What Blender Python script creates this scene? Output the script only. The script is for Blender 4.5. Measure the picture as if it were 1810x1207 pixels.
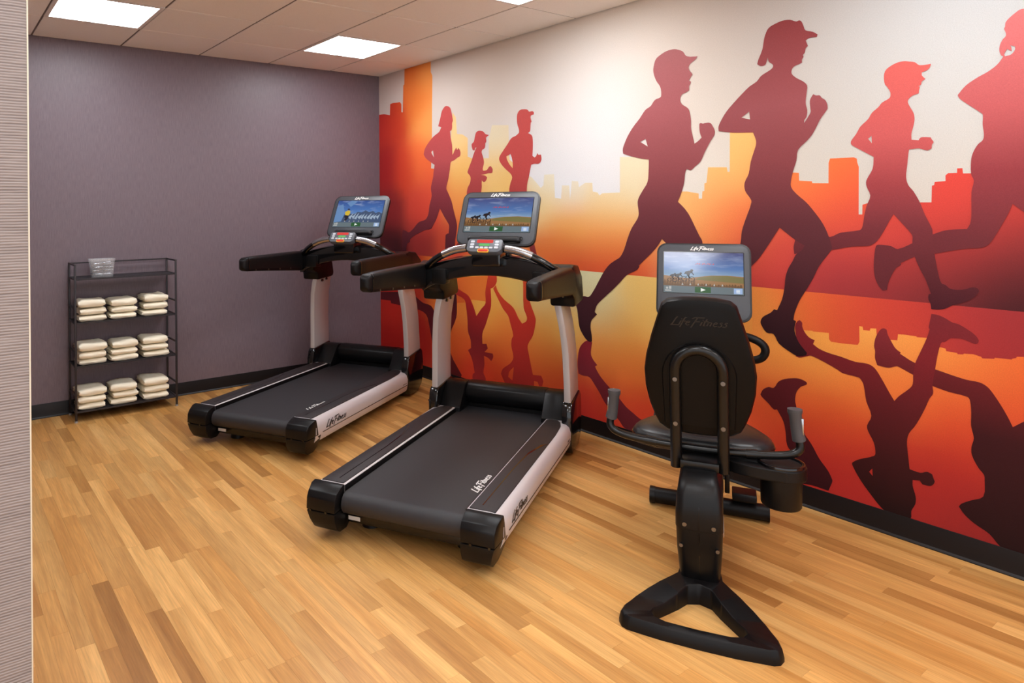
import bpy, bmesh, math, random
import numpy as np
from mathutils import Vector, Matrix
from mathutils.geometry import tessellate_polygon

for o in list(bpy.data.objects):
    bpy.data.objects.remove(o, do_unlink=True)
SC = bpy.context.scene
COL = SC.collection
random.seed(7)

# ------------------------------------------------------------------ camera
# 24 mm shift lens, level, small roll; metres, corner of the room at the origin
CAM_POS = (-3.5976, -5.4822, 1.5090)
CAM_YAW, CAM_ROLL = 0.59898, -0.00811
cd = bpy.data.cameras.new('camera')
cd.sensor_fit = 'HORIZONTAL'
cd.sensor_width = 36.0
cd.lens = 36.0 * 1204.83 / 1810.0
cd.shift_x = (905.0 - 693.5) / 1810.0
cd.shift_y = -(603.5 - 363.32) / 1810.0
cd.clip_start = 0.05
cam = bpy.data.objects.new('camera', cd)
COL.objects.link(cam)
_f = Vector((math.sin(CAM_YAW), math.cos(CAM_YAW), 0))
_r0 = Vector((math.cos(CAM_YAW), -math.sin(CAM_YAW), 0))
_u0 = Vector((0, 0, 1))
_r = _r0 * math.cos(CAM_ROLL) + _u0 * math.sin(CAM_ROLL)
_u = -_r0 * math.sin(CAM_ROLL) + _u0 * math.cos(CAM_ROLL)
_m = Matrix((( _r.x, _u.x, -_f.x, CAM_POS[0]), (_r.y, _u.y, -_f.y, CAM_POS[1]), (_r.z, _u.z, -_f.z, CAM_POS[2]), (0, 0, 0, 1)))
cam.matrix_world = _m
SC.camera = cam

# ------------------------------------------------------------------ world, exposure
wd = bpy.data.worlds.new('world')
SC.world = wd
wd.use_nodes = True
wd.node_tree.nodes['Background'].inputs['Color'].default_value = (0.92, 0.96, 1.0, 1)
wd.node_tree.nodes['Background'].inputs['Strength'].default_value = 1.25  # even fill, added through the side left open behind the camera
SC.view_settings.view_transform = 'Standard'
SC.view_settings.look = 'None'
SC.view_settings.exposure = 0.3
SC.view_settings.gamma = 1.0
SC.view_settings.use_curve_mapping = False
PANEL_STRENGTH = 15.0         # ceiling light diffusers (the room's lamps; the world adds fill)
PANEL_COLOR = (0.93, 0.965, 1.0)

# ------------------------------------------------------------------ helpers
def lin(c):
    out = []
    for v in c[:3]:
        v = v / 255.0
        out.append(v / 12.92 if v <= 0.04045 else ((v + 0.055) / 1.055) ** 2.4)
    return tuple(out)

MATS = {}
def mat(name, col=(128, 128, 128), rough=0.5, metal=0.0, spec=0.5, bump=0.0, bscale=200.0, bstretch=(1, 1, 1), var=0.0, coat=0.0):
    if name in MATS:
        return MATS[name]
    m = bpy.data.materials.new(name)
    m.use_nodes = True
    nt = m.node_tree
    b = nt.nodes['Principled BSDF']
    c = lin(col)
    b.inputs['Base Color'].default_value = (*c, 1)
    b.inputs['Roughness'].default_value = rough
    b.inputs['Metallic'].default_value = metal
    b.inputs['Specular IOR Level'].default_value = spec
    b.inputs['Coat Weight'].default_value = coat
    if bump or var:
        tc = nt.nodes.new('ShaderNodeTexCoord')
        mp = nt.nodes.new('ShaderNodeMapping')
        mp.inputs['Scale'].default_value = bstretch
        nz = nt.nodes.new('ShaderNodeTexNoise')
        nz.inputs['Scale'].default_value = bscale
        nz.inputs['Detail'].default_value = 3
        nt.links.new(tc.outputs['Object'], mp.inputs['Vector'])
        nt.links.new(mp.outputs['Vector'], nz.inputs['Vector'])
        if bump:
            bp = nt.nodes.new('ShaderNodeBump')
            bp.inputs['Strength'].default_value = bump
            bp.inputs['Distance'].default_value = 0.002
            nt.links.new(nz.outputs['Fac'], bp.inputs['Height'])
            nt.links.new(bp.outputs['Normal'], b.inputs['Normal'])
        if var:
            mr = nt.nodes.new('ShaderNodeMapRange')
            mr.inputs['From Min'].default_value = 0.25
            mr.inputs['From Max'].default_value = 0.75
            mr.inputs['To Min'].default_value = 1 - var
            mr.inputs['To Max'].default_value = 1 + var
            mx = nt.nodes.new('ShaderNodeVectorMath')
            mx.operation = 'SCALE'
            mx.inputs[0].default_value = c
            nt.links.new(nz.outputs['Fac'], mr.inputs['Value'])
            nt.links.new(mr.outputs['Result'], mx.inputs['Scale'])
            nt.links.new(mx.outputs['Vector'], b.inputs['Base Color'])
    MATS[name] = m
    return m

def emat(name, col, strength, gloss=True):
    if name in MATS:
        return MATS[name]
    m = mat(name, (8, 8, 10), 0.15 if gloss else 0.6)
    b = m.node_tree.nodes['Principled BSDF']
    b.inputs['Emission Color'].default_value = (*lin(col), 1)
    b.inputs['Emission Strength'].default_value = strength
    return m

class MB:
    def __init__(s):
        s.v = []; s.f = []
    def add(s, vs, fs):
        n = len(s.v)
        s.v += [tuple(v) for v in vs]
        s.f += [tuple(i + n for i in f) for f in fs]
        return s
    def box(s, x0, x1, y0, y1, z0, z1):
        vs = [(x0, y0, z0), (x1, y0, z0), (x1, y1, z0), (x0, y1, z0), (x0, y0, z1), (x1, y0, z1), (x1, y1, z1), (x0, y1, z1)]
        return s.add(vs, [(0, 3, 2, 1), (4, 5, 6, 7), (0, 1, 5, 4), (1, 2, 6, 5), (2, 3, 7, 6), (3, 0, 4, 7)])
    def prism(s, poly, a0, a1, axis='z'):
        def pt(p, a):
            return (p[0], p[1], a) if axis == 'z' else ((p[0], a, p[1]) if axis == 'y' else (a, p[0], p[1]))
        n = len(poly)
        vs = [pt(p, a0) for p in poly] + [pt(p, a1) for p in poly]
        fs = [tuple(range(n)), tuple(range(2 * n - 1, n - 1, -1))]
        fs += [(i, (i + 1) % n, n + (i + 1) % n, n + i) for i in range(n)]
        return s.add(vs, fs)
    def loft(s, rings, caps=True, closed=False):
        n = len(rings[0]); k = len(rings)
        vs = [p for r in rings for p in r]
        fs = []
        for j in range(k if closed else k - 1):
            a = j * n; b = ((j + 1) % k) * n
            fs += [(a + i, a + (i + 1) % n, b + (i + 1) % n, b + i) for i in range(n)]
        if caps and not closed:
            fs += [tuple(range(n)), tuple(range((k - 1) * n, k * n))]
        return s.add(vs, fs)
    def tube(s, pts, r, seg=12, smooth=0):
        pts = [Vector(p) for p in pts]
        for _ in range(smooth):
            q = [pts[0]]
            for a, b in zip(pts, pts[1:]):
                q += [a * .75 + b * .25, a * .25 + b * .75]
            pts = q + [pts[-1]]
        rings = []
        up = None
        for i, p in enumerate(pts):
            d = (pts[min(i + 1, len(pts) - 1)] - pts[max(i - 1, 0)]).normalized()
            if up is None:
                up = Vector((0, 0, 1)) if abs(d.z) < .9 else Vector((1, 0, 0))
            a = d.cross(up).normalized()
            up = a.cross(d).normalized()
            rr = r[min(i, len(r) - 1)] if isinstance(r, (list, tuple)) else r
            rings.append([tuple(p + (a * math.cos(t) + up * math.sin(t)) * rr) for t in [2 * math.pi * k / seg for k in range(seg)]])
        return s.loft(rings)
    def cyl(s, p0, p1, r0, r1=None, seg=16):
        return s.tube([p0, p1], [r0, r0 if r1 is None else r1], seg)
    def xf(s, fn):
        s.v = [tuple(fn(v)) for v in s.v]
        return s
    def mirror_y(s):
        s.v = [(x, -y, z) for x, y, z in s.v]
        return s
    def build(s, name, m, parent=None, bevel=0.0, seg=2, smooth=True, ang=0.6):
        me = bpy.data.meshes.new(name)
        bm = bmesh.new()
        vv = [bm.verts.new(v) for v in s.v]
        for f in s.f:
            try:
                bm.faces.new([vv[i] for i in f])
            except ValueError:
                pass
        bmesh.ops.recalc_face_normals(bm, faces=bm.faces[:])
        if bevel:
            es = [e for e in bm.edges if len(e.link_faces) == 2 and e.calc_face_angle(0) > 0.5]
            bmesh.ops.bevel(bm, geom=es, offset=bevel, segments=seg, profile=0.5, affect='EDGES', clamp_overlap=True)
        bm.to_mesh(me)
        bm.free()
        if smooth:
            me.shade_smooth()
            me.set_sharp_from_angle(angle=ang)
        me.materials.append(m)
        o = bpy.data.objects.new(name, me)
        COL.objects.link(o)
        o.parent = parent
        return o

def tag(o, label=None, cat=None, group=None, kind=None):
    if label: o['label'] = label
    if cat: o['category'] = cat
    if group: o['group'] = group
    if kind: o['kind'] = kind
    return o

def empty(name, loc, rz=0.0):
    o = bpy.data.objects.new(name, None)
    COL.objects.link(o)
    o.location = loc
    o.rotation_euler = (0, 0, rz)
    o.empty_display_size = 0.2
    return o

def copy_tree(o, parent=None):
    c = o.copy()
    COL.objects.link(c)
    c.parent = parent
    for ch in list(o.children):
        copy_tree(ch, c)
    return c

def rrect(x0, x1, y0, y1, r, n=5):
    rs = r if isinstance(r, (list, tuple)) else (r,) * 4
    out = []
    for (cx, cy, a0, rr) in ((x1 - rs[0], y1 - rs[0], 0, rs[0]), (x0 + rs[1], y1 - rs[1], 90, rs[1]), (x0 + rs[2], y0 + rs[2], 180, rs[2]), (x1 - rs[3], y0 + rs[3], 270, rs[3])):
        for k in range(n + 1):
            a = math.radians(a0 + 90 * k / n)
            out.append((cx + rr * math.cos(a), cy + rr * math.sin(a)))
    return out

def arc(cx, cy, r, a0, a1, n=8):
    return [(cx + r * math.cos(math.radians(a0 + (a1 - a0) * k / n)), cy + r * math.sin(math.radians(a0 + (a1 - a0) * k / n))) for k in range(n + 1)]

def ribbon(mb, strokes, w, t, place):
    """brush strokes as thin raised strips; place(u, v, n) -> 3d"""
    for st in strokes:
        pts = [Vector((p[0], p[1])) for p in st]
        L, Rr = [], []
        for i, p in enumerate(pts):
            d = pts[min(i + 1, len(pts) - 1)] - pts[max(i - 1, 0)]
            d.normalize()
            nn = Vector((-d.y, d.x)) * w * .5
            L.append(p + nn); Rr.append(p - nn)
        for i in range(len(pts) - 1):
            q = [L[i], L[i + 1], Rr[i + 1], Rr[i]]
            vs = [place(a.x, a.y, 0) for a in q] + [place(a.x, a.y, t) for a in q]
            mb.add(vs, [(0, 3, 2, 1), (4, 5, 6, 7), (0, 1, 5, 4), (1, 2, 6, 5), (2, 3, 7, 6), (3, 0, 4, 7)])
    return mb

def _e(x): return [(x + .02, .32), (x + .2, .38), (x + .24, .5), (x + .14, .56), (x + .02, .42), (x - .01, .2), (x + .08, .08), (x + .24, .14)]
def _s(x): return [(x + .26, .52), (x + .14, .56), (x + .08, .45), (x + .2, .32), (x + .2, .16), (x + .08, .08), (x - .04, .12)]
def _i(x): return [(x + .1, .54), (x, .1)]
def _dot(x): return [(x + .13, .7), (x + .16, .78)]
# the maker's brush-script lettering, "Life Fitness", cap height 1
LOGO = [[(.42, 1.0), (.3, .75), (.1, .12), (.0, .02)], [(0, .02), (.3, .06), (.62, .04)], _i(.62), _dot(.62),
        [(1.12, .9), (1.02, .94), (.94, .78), (.8, .2), (.7, -.2)], [(.76, .5), (1.1, .53)], _e(1.12),
        [(1.9, .98), (1.76, .6), (1.6, .1), (1.52, -.18)], [(1.5, .84), (1.7, .98), (2.4, 1.0)], [(1.68, .52), (2.1, .54)],
        _i(2.16), _dot(2.16), [(2.58, .86), (2.44, .4), (2.4, .1), (2.54, .12)], [(2.36, .58), (2.72, .6)],
        [(2.74, .54), (2.64, .1)], [(2.68, .34), (2.82, .54), (2.94, .5), (2.86, .1)], _e(3.1), _s(3.46), _s(3.8)]
LOGO_W = 4.06

def logo(name, parent, m, origin, ux, uy, un, width, t=0.0008, weight=.13):
    """lettering on a plane: ux reading direction, uy up, un outward"""
    o = Vector(origin); ux = Vector(ux).normalized(); uy = Vector(uy).normalized(); un = Vector(un).normalized()
    k = width / LOGO_W; kv = k * .72
    mb = ribbon(MB(), LOGO, weight, 1.0, lambda u, v, n: tuple(o + ux * ((u + .12 * v) * k) + uy * (v * kv) + un * (n * t)))
    return mb.build(name, m, parent, smooth=False)
RUN = {
  'r1': '-1032,2339 -1077,2319 -1093,2287 -1107,2234 -1112,2207 -1102,2188 -1102,2158 -1095,2132 -1074,2125 -1083,2066 -1100,2005 -1103,1928 -1112,1931 -1126,1953 -1153,1982 -1166,1961 -1179,1977 -1198,1959 -1207,1933 -1198,1909 -1165,1898 -1125,1879 -1085,1869 -1075,1848 -1066,1793 -1066,1803 -1045,1723 -1019,1652 -1044,1610 -1087,1541 -1115,1460 -1148,1374 -1155,1331 -1142,1269 -1127,1206 -1124,1138 -1096,1099 -1012,1095 -998,1138 -1004,1258 -1030,1272 -1044,1272 -1052,1338 -1026,1372 -991,1409 -931,1482 -884,1395 -836,1337 -804,1304 -729,1295 -629,1263 -556,1238 -492,1202 -492,1178 -451,1163 -433,1111 -426,1063 -408,1045 -391,1068 -371,1108 -370,1252 -382,1287 -435,1278 -476,1266 -540,1298 -608,1349 -647,1366 -730,1387 -768,1433 -785,1505 -818,1589 -808,1654 -820,1699 -842,1756 -846,1785 -862,1855 -811,1880 -738,1920 -709,1954 -724,1998 -784,2056 -858,2103 -929,2132 -958,2168 -916,2181 -945,2244 -967,2302 -1002,2333|-842,1980 -810,1969 -855,1919',
  'r2': '-1448,2092 -1487,2080 -1507,2061 -1550,2049 -1526,2039 -1513,2031 -1518,2001 -1506,1989 -1505,1969 -1496,1950 -1469,1939 -1463,1920 -1478,1886 -1489,1839 -1474,1793 -1477,1777 -1498,1776 -1523,1781 -1547,1803 -1566,1808 -1576,1798 -1587,1781 -1583,1757 -1570,1753 -1537,1754 -1488,1747 -1454,1745 -1498,1738 -1525,1722 -1512,1700 -1487,1684 -1463,1701 -1461,1682 -1461,1648 -1455,1615 -1446,1518 -1474,1390 -1453,1257 -1480,1093 -1431,1084 -1394,1322 -1355,1456 -1301,1252 -1195,1145 -1142,1178 -1261,1319 -1273,1519 -1283,1619 -1296,1653 -1322,1686 -1328,1733 -1297,1765 -1292,1775 -1313,1815 -1345,1867 -1361,1900 -1381,1935 -1402,1964 -1390,1962 -1379,1942 -1359,1944 -1346,1975 -1346,1995 -1372,2013 -1383,2046 -1398,2081 -1423,2092',
  'r3': '-1922,2203 -1960,2196 -1976,2180 -2010,2179 -2024,2168 -2022,2153 -1997,2150 -1990,2136 -2001,2104 -1992,2096 -1987,2048 -1983,2036 -1962,2026 -1995,2011 -2008,1991 -2011,1931 -2006,1858 -2027,1845 -2043,1856 -2053,1876 -2063,1863 -2088,1862 -2093,1829 -2079,1805 -2059,1798 -2022,1800 -1993,1795 -1980,1750 -1967,1702 -1954,1666 -1947,1611 -1957,1549 -1989,1458 -1980,1336 -2020,1216 -2051,1115 -2002,1112 -1953,1244 -1904,1396 -1854,1489 -1817,1363 -1781,1268 -1681,1201 -1615,1134 -1587,1165 -1681,1265 -1746,1362 -1766,1520 -1767,1621 -1781,1671 -1799,1711 -1782,1740 -1742,1768 -1692,1808 -1662,1848 -1665,1874 -1698,1910 -1753,1963 -1794,2004 -1842,2018 -1873,2037 -1873,2059 -1856,2104 -1853,2154 -1862,2184 -1888,2203|-1783,1886 -1739,1872 -1747,1843 -1774,1807 -1803,1780 -1807,1808 -1796,1859',
  'r4': '-3132,2406 -3162,2397 -3192,2380 -3214,2350 -3281,2337 -3269,2322 -3235,2301 -3226,2277 -3250,2240 -3240,2229 -3228,2207 -3240,2201 -3237,2190 -3228,2175 -3228,2153 -3210,2144 -3184,2135 -3173,2118 -3173,2096 -3186,2076 -3221,2050 -3232,2019 -3238,1976 -3238,1933 -3248,1889 -3258,1846 -3279,1858 -3302,1877 -3291,1907 -3289,1954 -3297,1960 -3311,1954 -3322,1957 -3353,1954 -3369,1931 -3379,1909 -3378,1888 -3368,1871 -3352,1849 -3318,1790 -3294,1743 -3263,1718 -3234,1696 -3222,1700 -3209,1705 -3199,1683 -3192,1624 -3175,1571 -3152,1518 -3191,1482 -3223,1440 -3260,1370 -3284,1324 -3300,1296 -3302,1244 -3302,1186 -3282,1098 -3275,951 -3292,779 -3341,769 -3335,734 -3216,715 -3204,825 -3187,1001 -3174,1089 -3156,1177 -3090,1258 -3046,1298 -3021,1261 -2986,1222 -2936,1176 -2885,1129 -2890,1124 -2871,1101 -2799,1065 -2753,1020 -2685,957 -2601,885 -2565,847 -2549,804 -2568,791 -2543,768 -2521,742 -2514,700 -2523,649 -2525,608 -2512,602 -2483,610 -2453,638 -2424,681 -2413,734 -2403,804 -2384,856 -2384,883 -2400,888 -2463,899 -2502,898 -2537,937 -2581,1005 -2624,1072 -2666,1120 -2714,1152 -2748,1173 -2774,1211 -2795,1262 -2805,1290 -2835,1355 -2880,1419 -2888,1451 -2881,1514 -2889,1545 -2918,1589 -2951,1638 -2959,1700 -2962,1774 -2913,1782 -2839,1801 -2779,1821 -2776,1844 -2781,1866 -2813,1928 -2854,1982 -2901,2029 -2941,2076 -2977,2094 -3006,2127 -3044,2138 -3049,2151 -3047,2185 -3038,2209 -3020,2234 -3004,2270 -2997,2305 -3002,2337 -3015,2369 -3040,2386 -3084,2403|-2940,1900 -2903,1885 -2955,1853',
  'r5': '-3781,2428 -3810,2413 -3825,2415 -3835,2407 -3845,2381 -3853,2360 -3887,2345 -3909,2327 -3904,2315 -3872,2318 -3854,2309 -3864,2280 -3854,2270 -3849,2249 -3841,2240 -3843,2229 -3836,2219 -3836,2203 -3821,2197 -3798,2190 -3787,2174 -3787,2155 -3810,2130 -3840,2109 -3859,2085 -3857,2053 -3852,2011 -3853,1990 -3859,1962 -3855,1931 -3845,1916 -3844,1903 -3859,1925 -3874,1953 -3873,1971 -3871,2009 -3880,2029 -3887,2039 -3899,2031 -3916,2029 -3924,2017 -3943,1999 -3951,1964 -3942,1947 -3918,1913 -3898,1873 -3878,1838 -3853,1810 -3814,1770 -3806,1718 -3792,1674 -3781,1629 -3779,1587 -3807,1549 -3849,1510 -3885,1465 -3925,1405 -3950,1346 -3965,1286 -3957,1270 -3907,1196 -3879,1134 -3845,1071 -3816,1019 -3792,955 -3786,919 -3798,913 -3791,882 -3792,857 -3809,811 -3848,763 -3843,750 -3802,740 -3779,748 -3714,787 -3687,832 -3653,834 -3625,871 -3622,890 -3635,914 -3673,940 -3691,960 -3706,957 -3731,1016 -3743,1073 -3750,1136 -3765,1180 -3783,1212 -3800,1247 -3827,1269 -3841,1294 -3798,1320 -3722,1381 -3675,1306 -3619,1221 -3580,1177 -3514,1104 -3412,1008 -3376,971 -3319,1005 -3412,1122 -3495,1214 -3520,1302 -3526,1356 -3545,1416 -3579,1512 -3570,1536 -3546,1572 -3543,1614 -3565,1661 -3577,1726 -3596,1784 -3605,1813 -3605,1837 -3590,1879 -3481,1888 -3402,1903 -3401,1928 -3417,1962 -3447,2006 -3490,2050 -3537,2093 -3572,2122 -3612,2144 -3634,2169 -3684,2194 -3695,2206 -3694,2218 -3676,2235 -3669,2258 -3663,2237 -3654,2222 -3632,2221 -3615,2234 -3621,2256 -3635,2287 -3644,2313 -3650,2351 -3658,2380 -3675,2410 -3707,2424 -3745,2432|-3571,1991 -3529,1963 -3575,1949',
  'r6': '-4264,2133 -4283,2128 -4304,2121 -4321,2105 -4362,2104 -4358,2090 -4348,2079 -4329,2073 -4329,2059 -4342,2042 -4329,2033 -4325,2019 -4317,2014 -4321,2010 -4318,1996 -4317,1982 -4292,1974 -4277,1956 -4281,1935 -4297,1900 -4301,1870 -4295,1834 -4289,1809 -4289,1782 -4315,1777 -4322,1788 -4336,1789 -4359,1786 -4363,1776 -4369,1765 -4363,1754 -4362,1738 -4346,1730 -4317,1741 -4280,1739 -4277,1719 -4273,1674 -4268,1617 -4276,1581 -4295,1553 -4317,1507 -4335,1453 -4361,1390 -4363,1369 -4365,1323 -4369,1282 -4376,1232 -4383,1190 -4393,1156 -4406,1151 -4423,1136 -4449,1134 -4475,1139 -4494,1148 -4513,1147 -4520,1135 -4507,1112 -4478,1088 -4432,1067 -4405,1049 -4382,1042 -4356,1041 -4353,1064 -4346,1082 -4347,1103 -4355,1108 -4349,1129 -4334,1174 -4317,1211 -4298,1265 -4289,1324 -4290,1354 -4282,1371 -4253,1409 -4219,1452 -4204,1424 -4179,1372 -4155,1331 -4134,1311 -4113,1304 -4049,1298 -3965,1279 -3880,1266 -3824,1257 -3792,1249 -3789,1286 -3798,1323 -3881,1344 -3958,1341 -4001,1362 -4084,1377 -4095,1394 -4104,1451 -4114,1494 -4128,1537 -4113,1581 -4113,1609 -4138,1660 -4143,1715 -4116,1733 -4067,1766 -4051,1780 -4051,1796 -4071,1825 -4090,1860 -4121,1890 -4137,1918 -4163,1941 -4178,1960 -4206,1976 -4211,1990 -4209,2007 -4197,2030 -4190,2040 -4186,2070 -4190,2099 -4205,2116 -4237,2131|-4135,1813 -4121,1800 -4136,1778',
  'r7': '-4666,2269 -4653,2268 -4639,2258 -4622,2243 -4610,2227 -4608,2209 -4605,2203 -4610,2186 -4610,2172 -4601,2161 -4592,2140 -4590,2117 -4595,2098 -4602,2091 -4583,2062 -4553,2038 -4520,2020 -4482,1993 -4457,1961 -4454,1954 -4463,1937 -4491,1909 -4531,1871 -4536,1863 -4535,1824 -4539,1782 -4535,1759 -4520,1744 -4505,1715 -4497,1683 -4496,1622 -4505,1593 -4497,1547 -4496,1453 -4492,1415 -4481,1391 -4412,1385 -4363,1365 -4325,1345 -4289,1324 -4234,1296 -4208,1308 -4159,1312 -4149,1305 -4142,1256 -4140,1198 -4146,1154 -4161,1120 -4175,1104 -4192,1109 -4194,1131 -4204,1163 -4226,1209 -4245,1225 -4245,1234 -4298,1265 -4369,1282 -4424,1297 -4483,1310 -4530,1316 -4552,1331 -4577,1376 -4611,1451 -4627,1496 -4661,1463 -4702,1418 -4726,1342 -4709,1142 -4724,1022 -4849,987 -4842,1039 -4788,1085 -4781,1236 -4806,1388 -4791,1517 -4757,1626 -4745,1780 -4800,1807 -4854,1886 -4884,1976 -4847,2025 -4817,1966 -4777,1918 -4770,2038 -4747,2108 -4787,2143 -4803,2204 -4856,2203 -4795,2249 -4732,2276|-4624,2132 -4638,2125 -4638,2112 -4626,2095 -4608,2091 -4605,2100 -4614,2119 -4624,2111 -4628,2107 -4627,2122',
}
REF = {
  'w1': '-6,681 -567,737 -566,699 -678,653 -794,639 -854,581 -952,694 -1039,775 -1138,785 -1144,697 -1135,581 -1056,436 -1054,282 -1198,122 -1184,98 -1030,71 -885,69 -827,243 -791,386 -769,458 -723,555 -581,585 -295,590 -179,592 -171,616 -5,609',
  'w2': '-1129,833 -1208,806 -1291,777 -1346,705 -1385,627 -1444,692 -1493,742 -1491,826 -1519,941 -1525,974 -1618,981 -1623,922 -1588,876 -1553,861 -1557,729 -1521,637 -1491,569 -1454,499 -1453,417 -1501,425 -1515,391 -1476,357 -1570,361 -1576,334 -1552,299 -1523,317 -1470,327 -1475,259 -1462,192 -1486,157 -1491,105 -1333,101 -1333,150 -1358,172 -1328,273 -1279,339 -1317,362 -1312,427 -1281,489 -1276,580 -1258,694 -1239,742 -1128,773',
  'w3': '-1611,894 -1634,849 -1701,793 -1799,742 -1851,672 -1888,636 -1930,660 -1937,691 -1905,755 -1902,935 -1892,995 -1954,1000 -1948,872 -1977,786 -2022,695 -2022,658 -1995,565 -1943,486 -1953,424 -1978,331 -1992,282 -2072,291 -2091,258 -2081,220 -2052,213 -2037,240 -2002,240 -2001,180 -1726,144 -1693,176 -1660,224 -1683,267 -1761,321 -1795,373 -1774,454 -1780,509 -1796,535 -1765,622 -1744,674 -1689,721 -1633,793 -1582,863|-1799,301 -1750,257 -1738,216 -1782,198',
  'w4': '-2483,607 -2525,602 -2519,569 -2515,521 -2533,489 -2565,460 -2547,448 -2561,425 -2596,385 -2665,331 -2732,284 -2785,240 -2837,214 -2881,193 -2986,160 -2986,128 -2810,102 -2767,108 -2731,143 -2691,173 -2622,230 -2581,284 -2538,333 -2499,369 -2451,368 -2409,374 -2402,430 -2405,478 -2415,533 -2438,573',
  'w5': '-3787,625 -3813,627 -3843,618 -3847,608 -3838,600 -3817,588 -3797,557 -3790,515 -3796,481 -3783,475 -3806,411 -3826,367 -3866,314 -3900,255 -3938,209 -3958,169 -3957,158 -3940,111 -3869,113 -3778,99 -3778,140 -3819,153 -3837,164 -3809,201 -3779,241 -3750,276 -3743,340 -3733,392 -3701,447 -3685,443 -3658,468 -3625,494 -3617,506 -3631,534 -3659,553 -3686,555 -3708,590 -3740,611',
  'w6': '-4356,1020 -4377,1019 -4403,1009 -4429,993 -4449,989 -4483,969 -4505,951 -4516,933 -4515,921 -4507,914 -4494,917 -4463,928 -4438,927 -4420,923 -4403,906 -4392,903 -4385,885 -4376,840 -4368,784 -4358,711 -4360,676 -4347,651 -4332,608 -4313,560 -4292,515 -4271,479 -4263,442 -4266,388 -4272,320 -4312,317 -4336,329 -4354,324 -4360,304 -4363,295 -4356,278 -4344,270 -4319,268 -4309,282 -4283,276 -4283,249 -4294,203 -4292,172 -4277,137 -4273,100 -4217,71 -4161,110 -4125,149 -4079,207 -4045,267 -4045,280 -4075,305 -4135,339 -4140,361 -4133,401 -4111,446 -4107,471 -4125,520 -4105,581 -4094,657 -4084,678 -4074,687 -4006,694 -3984,706 -3940,726 -3868,752 -3848,746 -3812,733 -3794,737 -3825,776 -3801,822 -3793,885 -3802,911 -3814,921 -3826,910 -3827,890 -3837,866 -3857,842 -3884,831 -3876,811 -3903,793 -3944,780 -3999,771 -4060,758 -4112,758 -4139,744 -4166,702 -4195,647 -4216,610 -4235,637 -4274,679 -4286,701 -4288,742 -4295,792 -4312,840 -4337,907 -4349,953 -4346,958 -4350,986|-4127,278 -4114,259 -4128,243',
  'w7': '-4177,932 -4189,927 -4192,907 -4207,875 -4223,847 -4242,833 -4239,827 -4295,796 -4368,782 -4428,768 -4476,759 -4518,757 -4542,745 -4561,721 -4590,670 -4607,635 -4622,599 -4656,630 -4698,663 -4755,754 -4802,861 -4841,900 -4856,850 -4825,716 -4798,548 -4784,371 -4767,191 -4798,118 -4836,70 -4797,-55 -4580,102 -4546,140 -4497,165 -4464,191 -4446,217 -4455,232 -4488,258 -4527,287 -4532,355 -4530,378 -4512,401 -4491,448 -4490,482 -4498,520 -4489,570 -4490,623 -4486,675 -4477,688 -4415,695 -4361,707 -4357,710 -4290,741 -4236,766 -4225,768 -4197,756 -4171,756 -4150,759 -4141,791 -4142,822 -4138,844 -4142,876 -4151,901 -4164,924',
}
SKYLINE = '7,2383 -87,2379 -183,2359 -190,2462 -236,2466 -321,2460 -345,2462 -373,2439 -372,2364 -393,2361 -405,2604 -421,2611 -428,2770 -819,2765 -817,2658 -839,2624 -826,2088 -811,1827 -897,1818 -1065,1887 -1107,2277 -1149,2230 -1161,2093 -1232,2082 -1296,2047 -1294,1898 -1338,1883 -1400,1879 -1544,1870 -1545,2018 -1582,2122 -1762,2104 -1770,1845 -1959,1721 -1996,1704 -2047,1658 -2081,1625 -2107,1643 -2116,1718 -2207,1718 -2213,1554 -2269,1547 -2278,1638 -2341,1636 -2348,1540 -2365,1666 -2418,1661 -2425,1622 -2478,1650 -2536,1648 -2539,1590 -2578,1583 -2592,1563 -2614,1577 -2751,1580 -2753,1803 -2951,1791 -3159,1577 -3211,1576 -3280,1563 -3280,1534 -3300,1534 -3302,1574 -3314,1577 -3315,1620 -3327,1623 -3337,1708 -3444,1703 -3445,1703 -3449,1678 -3461,1678 -3464,1897 -3614,1883 -3726,1664 -3816,1656 -3817,1617 -3876,1612 -3878,1603 -3951,1600 -3952,1699 -3959,1719 -3958,1719 -4061,1718 -4073,1712 -4075,1693 -4081,1673 -4079,1450 -4094,1450 -4095,1495 -4114,1502 -4236,1505 -4359,1504 -4361,1576 -4369,1579 -4371,1592 -4409,1595 -4409,1619 -4418,1628 -4449,1628 -4449,1647 -4467,1647 -4469,1625 -4496,1624 -4645,1632 -4649,1744 -4777,1755 -4782,1560 -5022,1574'
CITY_R = '-3577,793 -3628,817 -3630,852 -3762,867 -3829,872 -3877,876 -3872,873 -3947,876 -3948,846 -3957,835 -4011,835 -4043,837 -4071,839 -4078,854 -4078,928 -4092,927 -4094,912 -4120,912 -4124,924 -4147,926 -4149,881 -4200,883 -4229,885 -4232,913 -4259,915 -4300,914 -4303,911 -4340,913 -4361,881 -4388,880 -4405,878 -4407,867 -4444,866 -4446,861 -4464,863 -4467,867 -4499,870 -4523,864 -4528,858 -4566,863 -4567,868 -4620,870 -4621,873 -4634,879 -4635,884 -4657,887 -4739,860 -4742,751 -4877,760 -4881,845 -5084,848'
CITY_L = '-1090,906 -1519,958 -1505,755 -1341,752 -1245,718 -1147,703 -1140,668 -1087,662'
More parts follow.
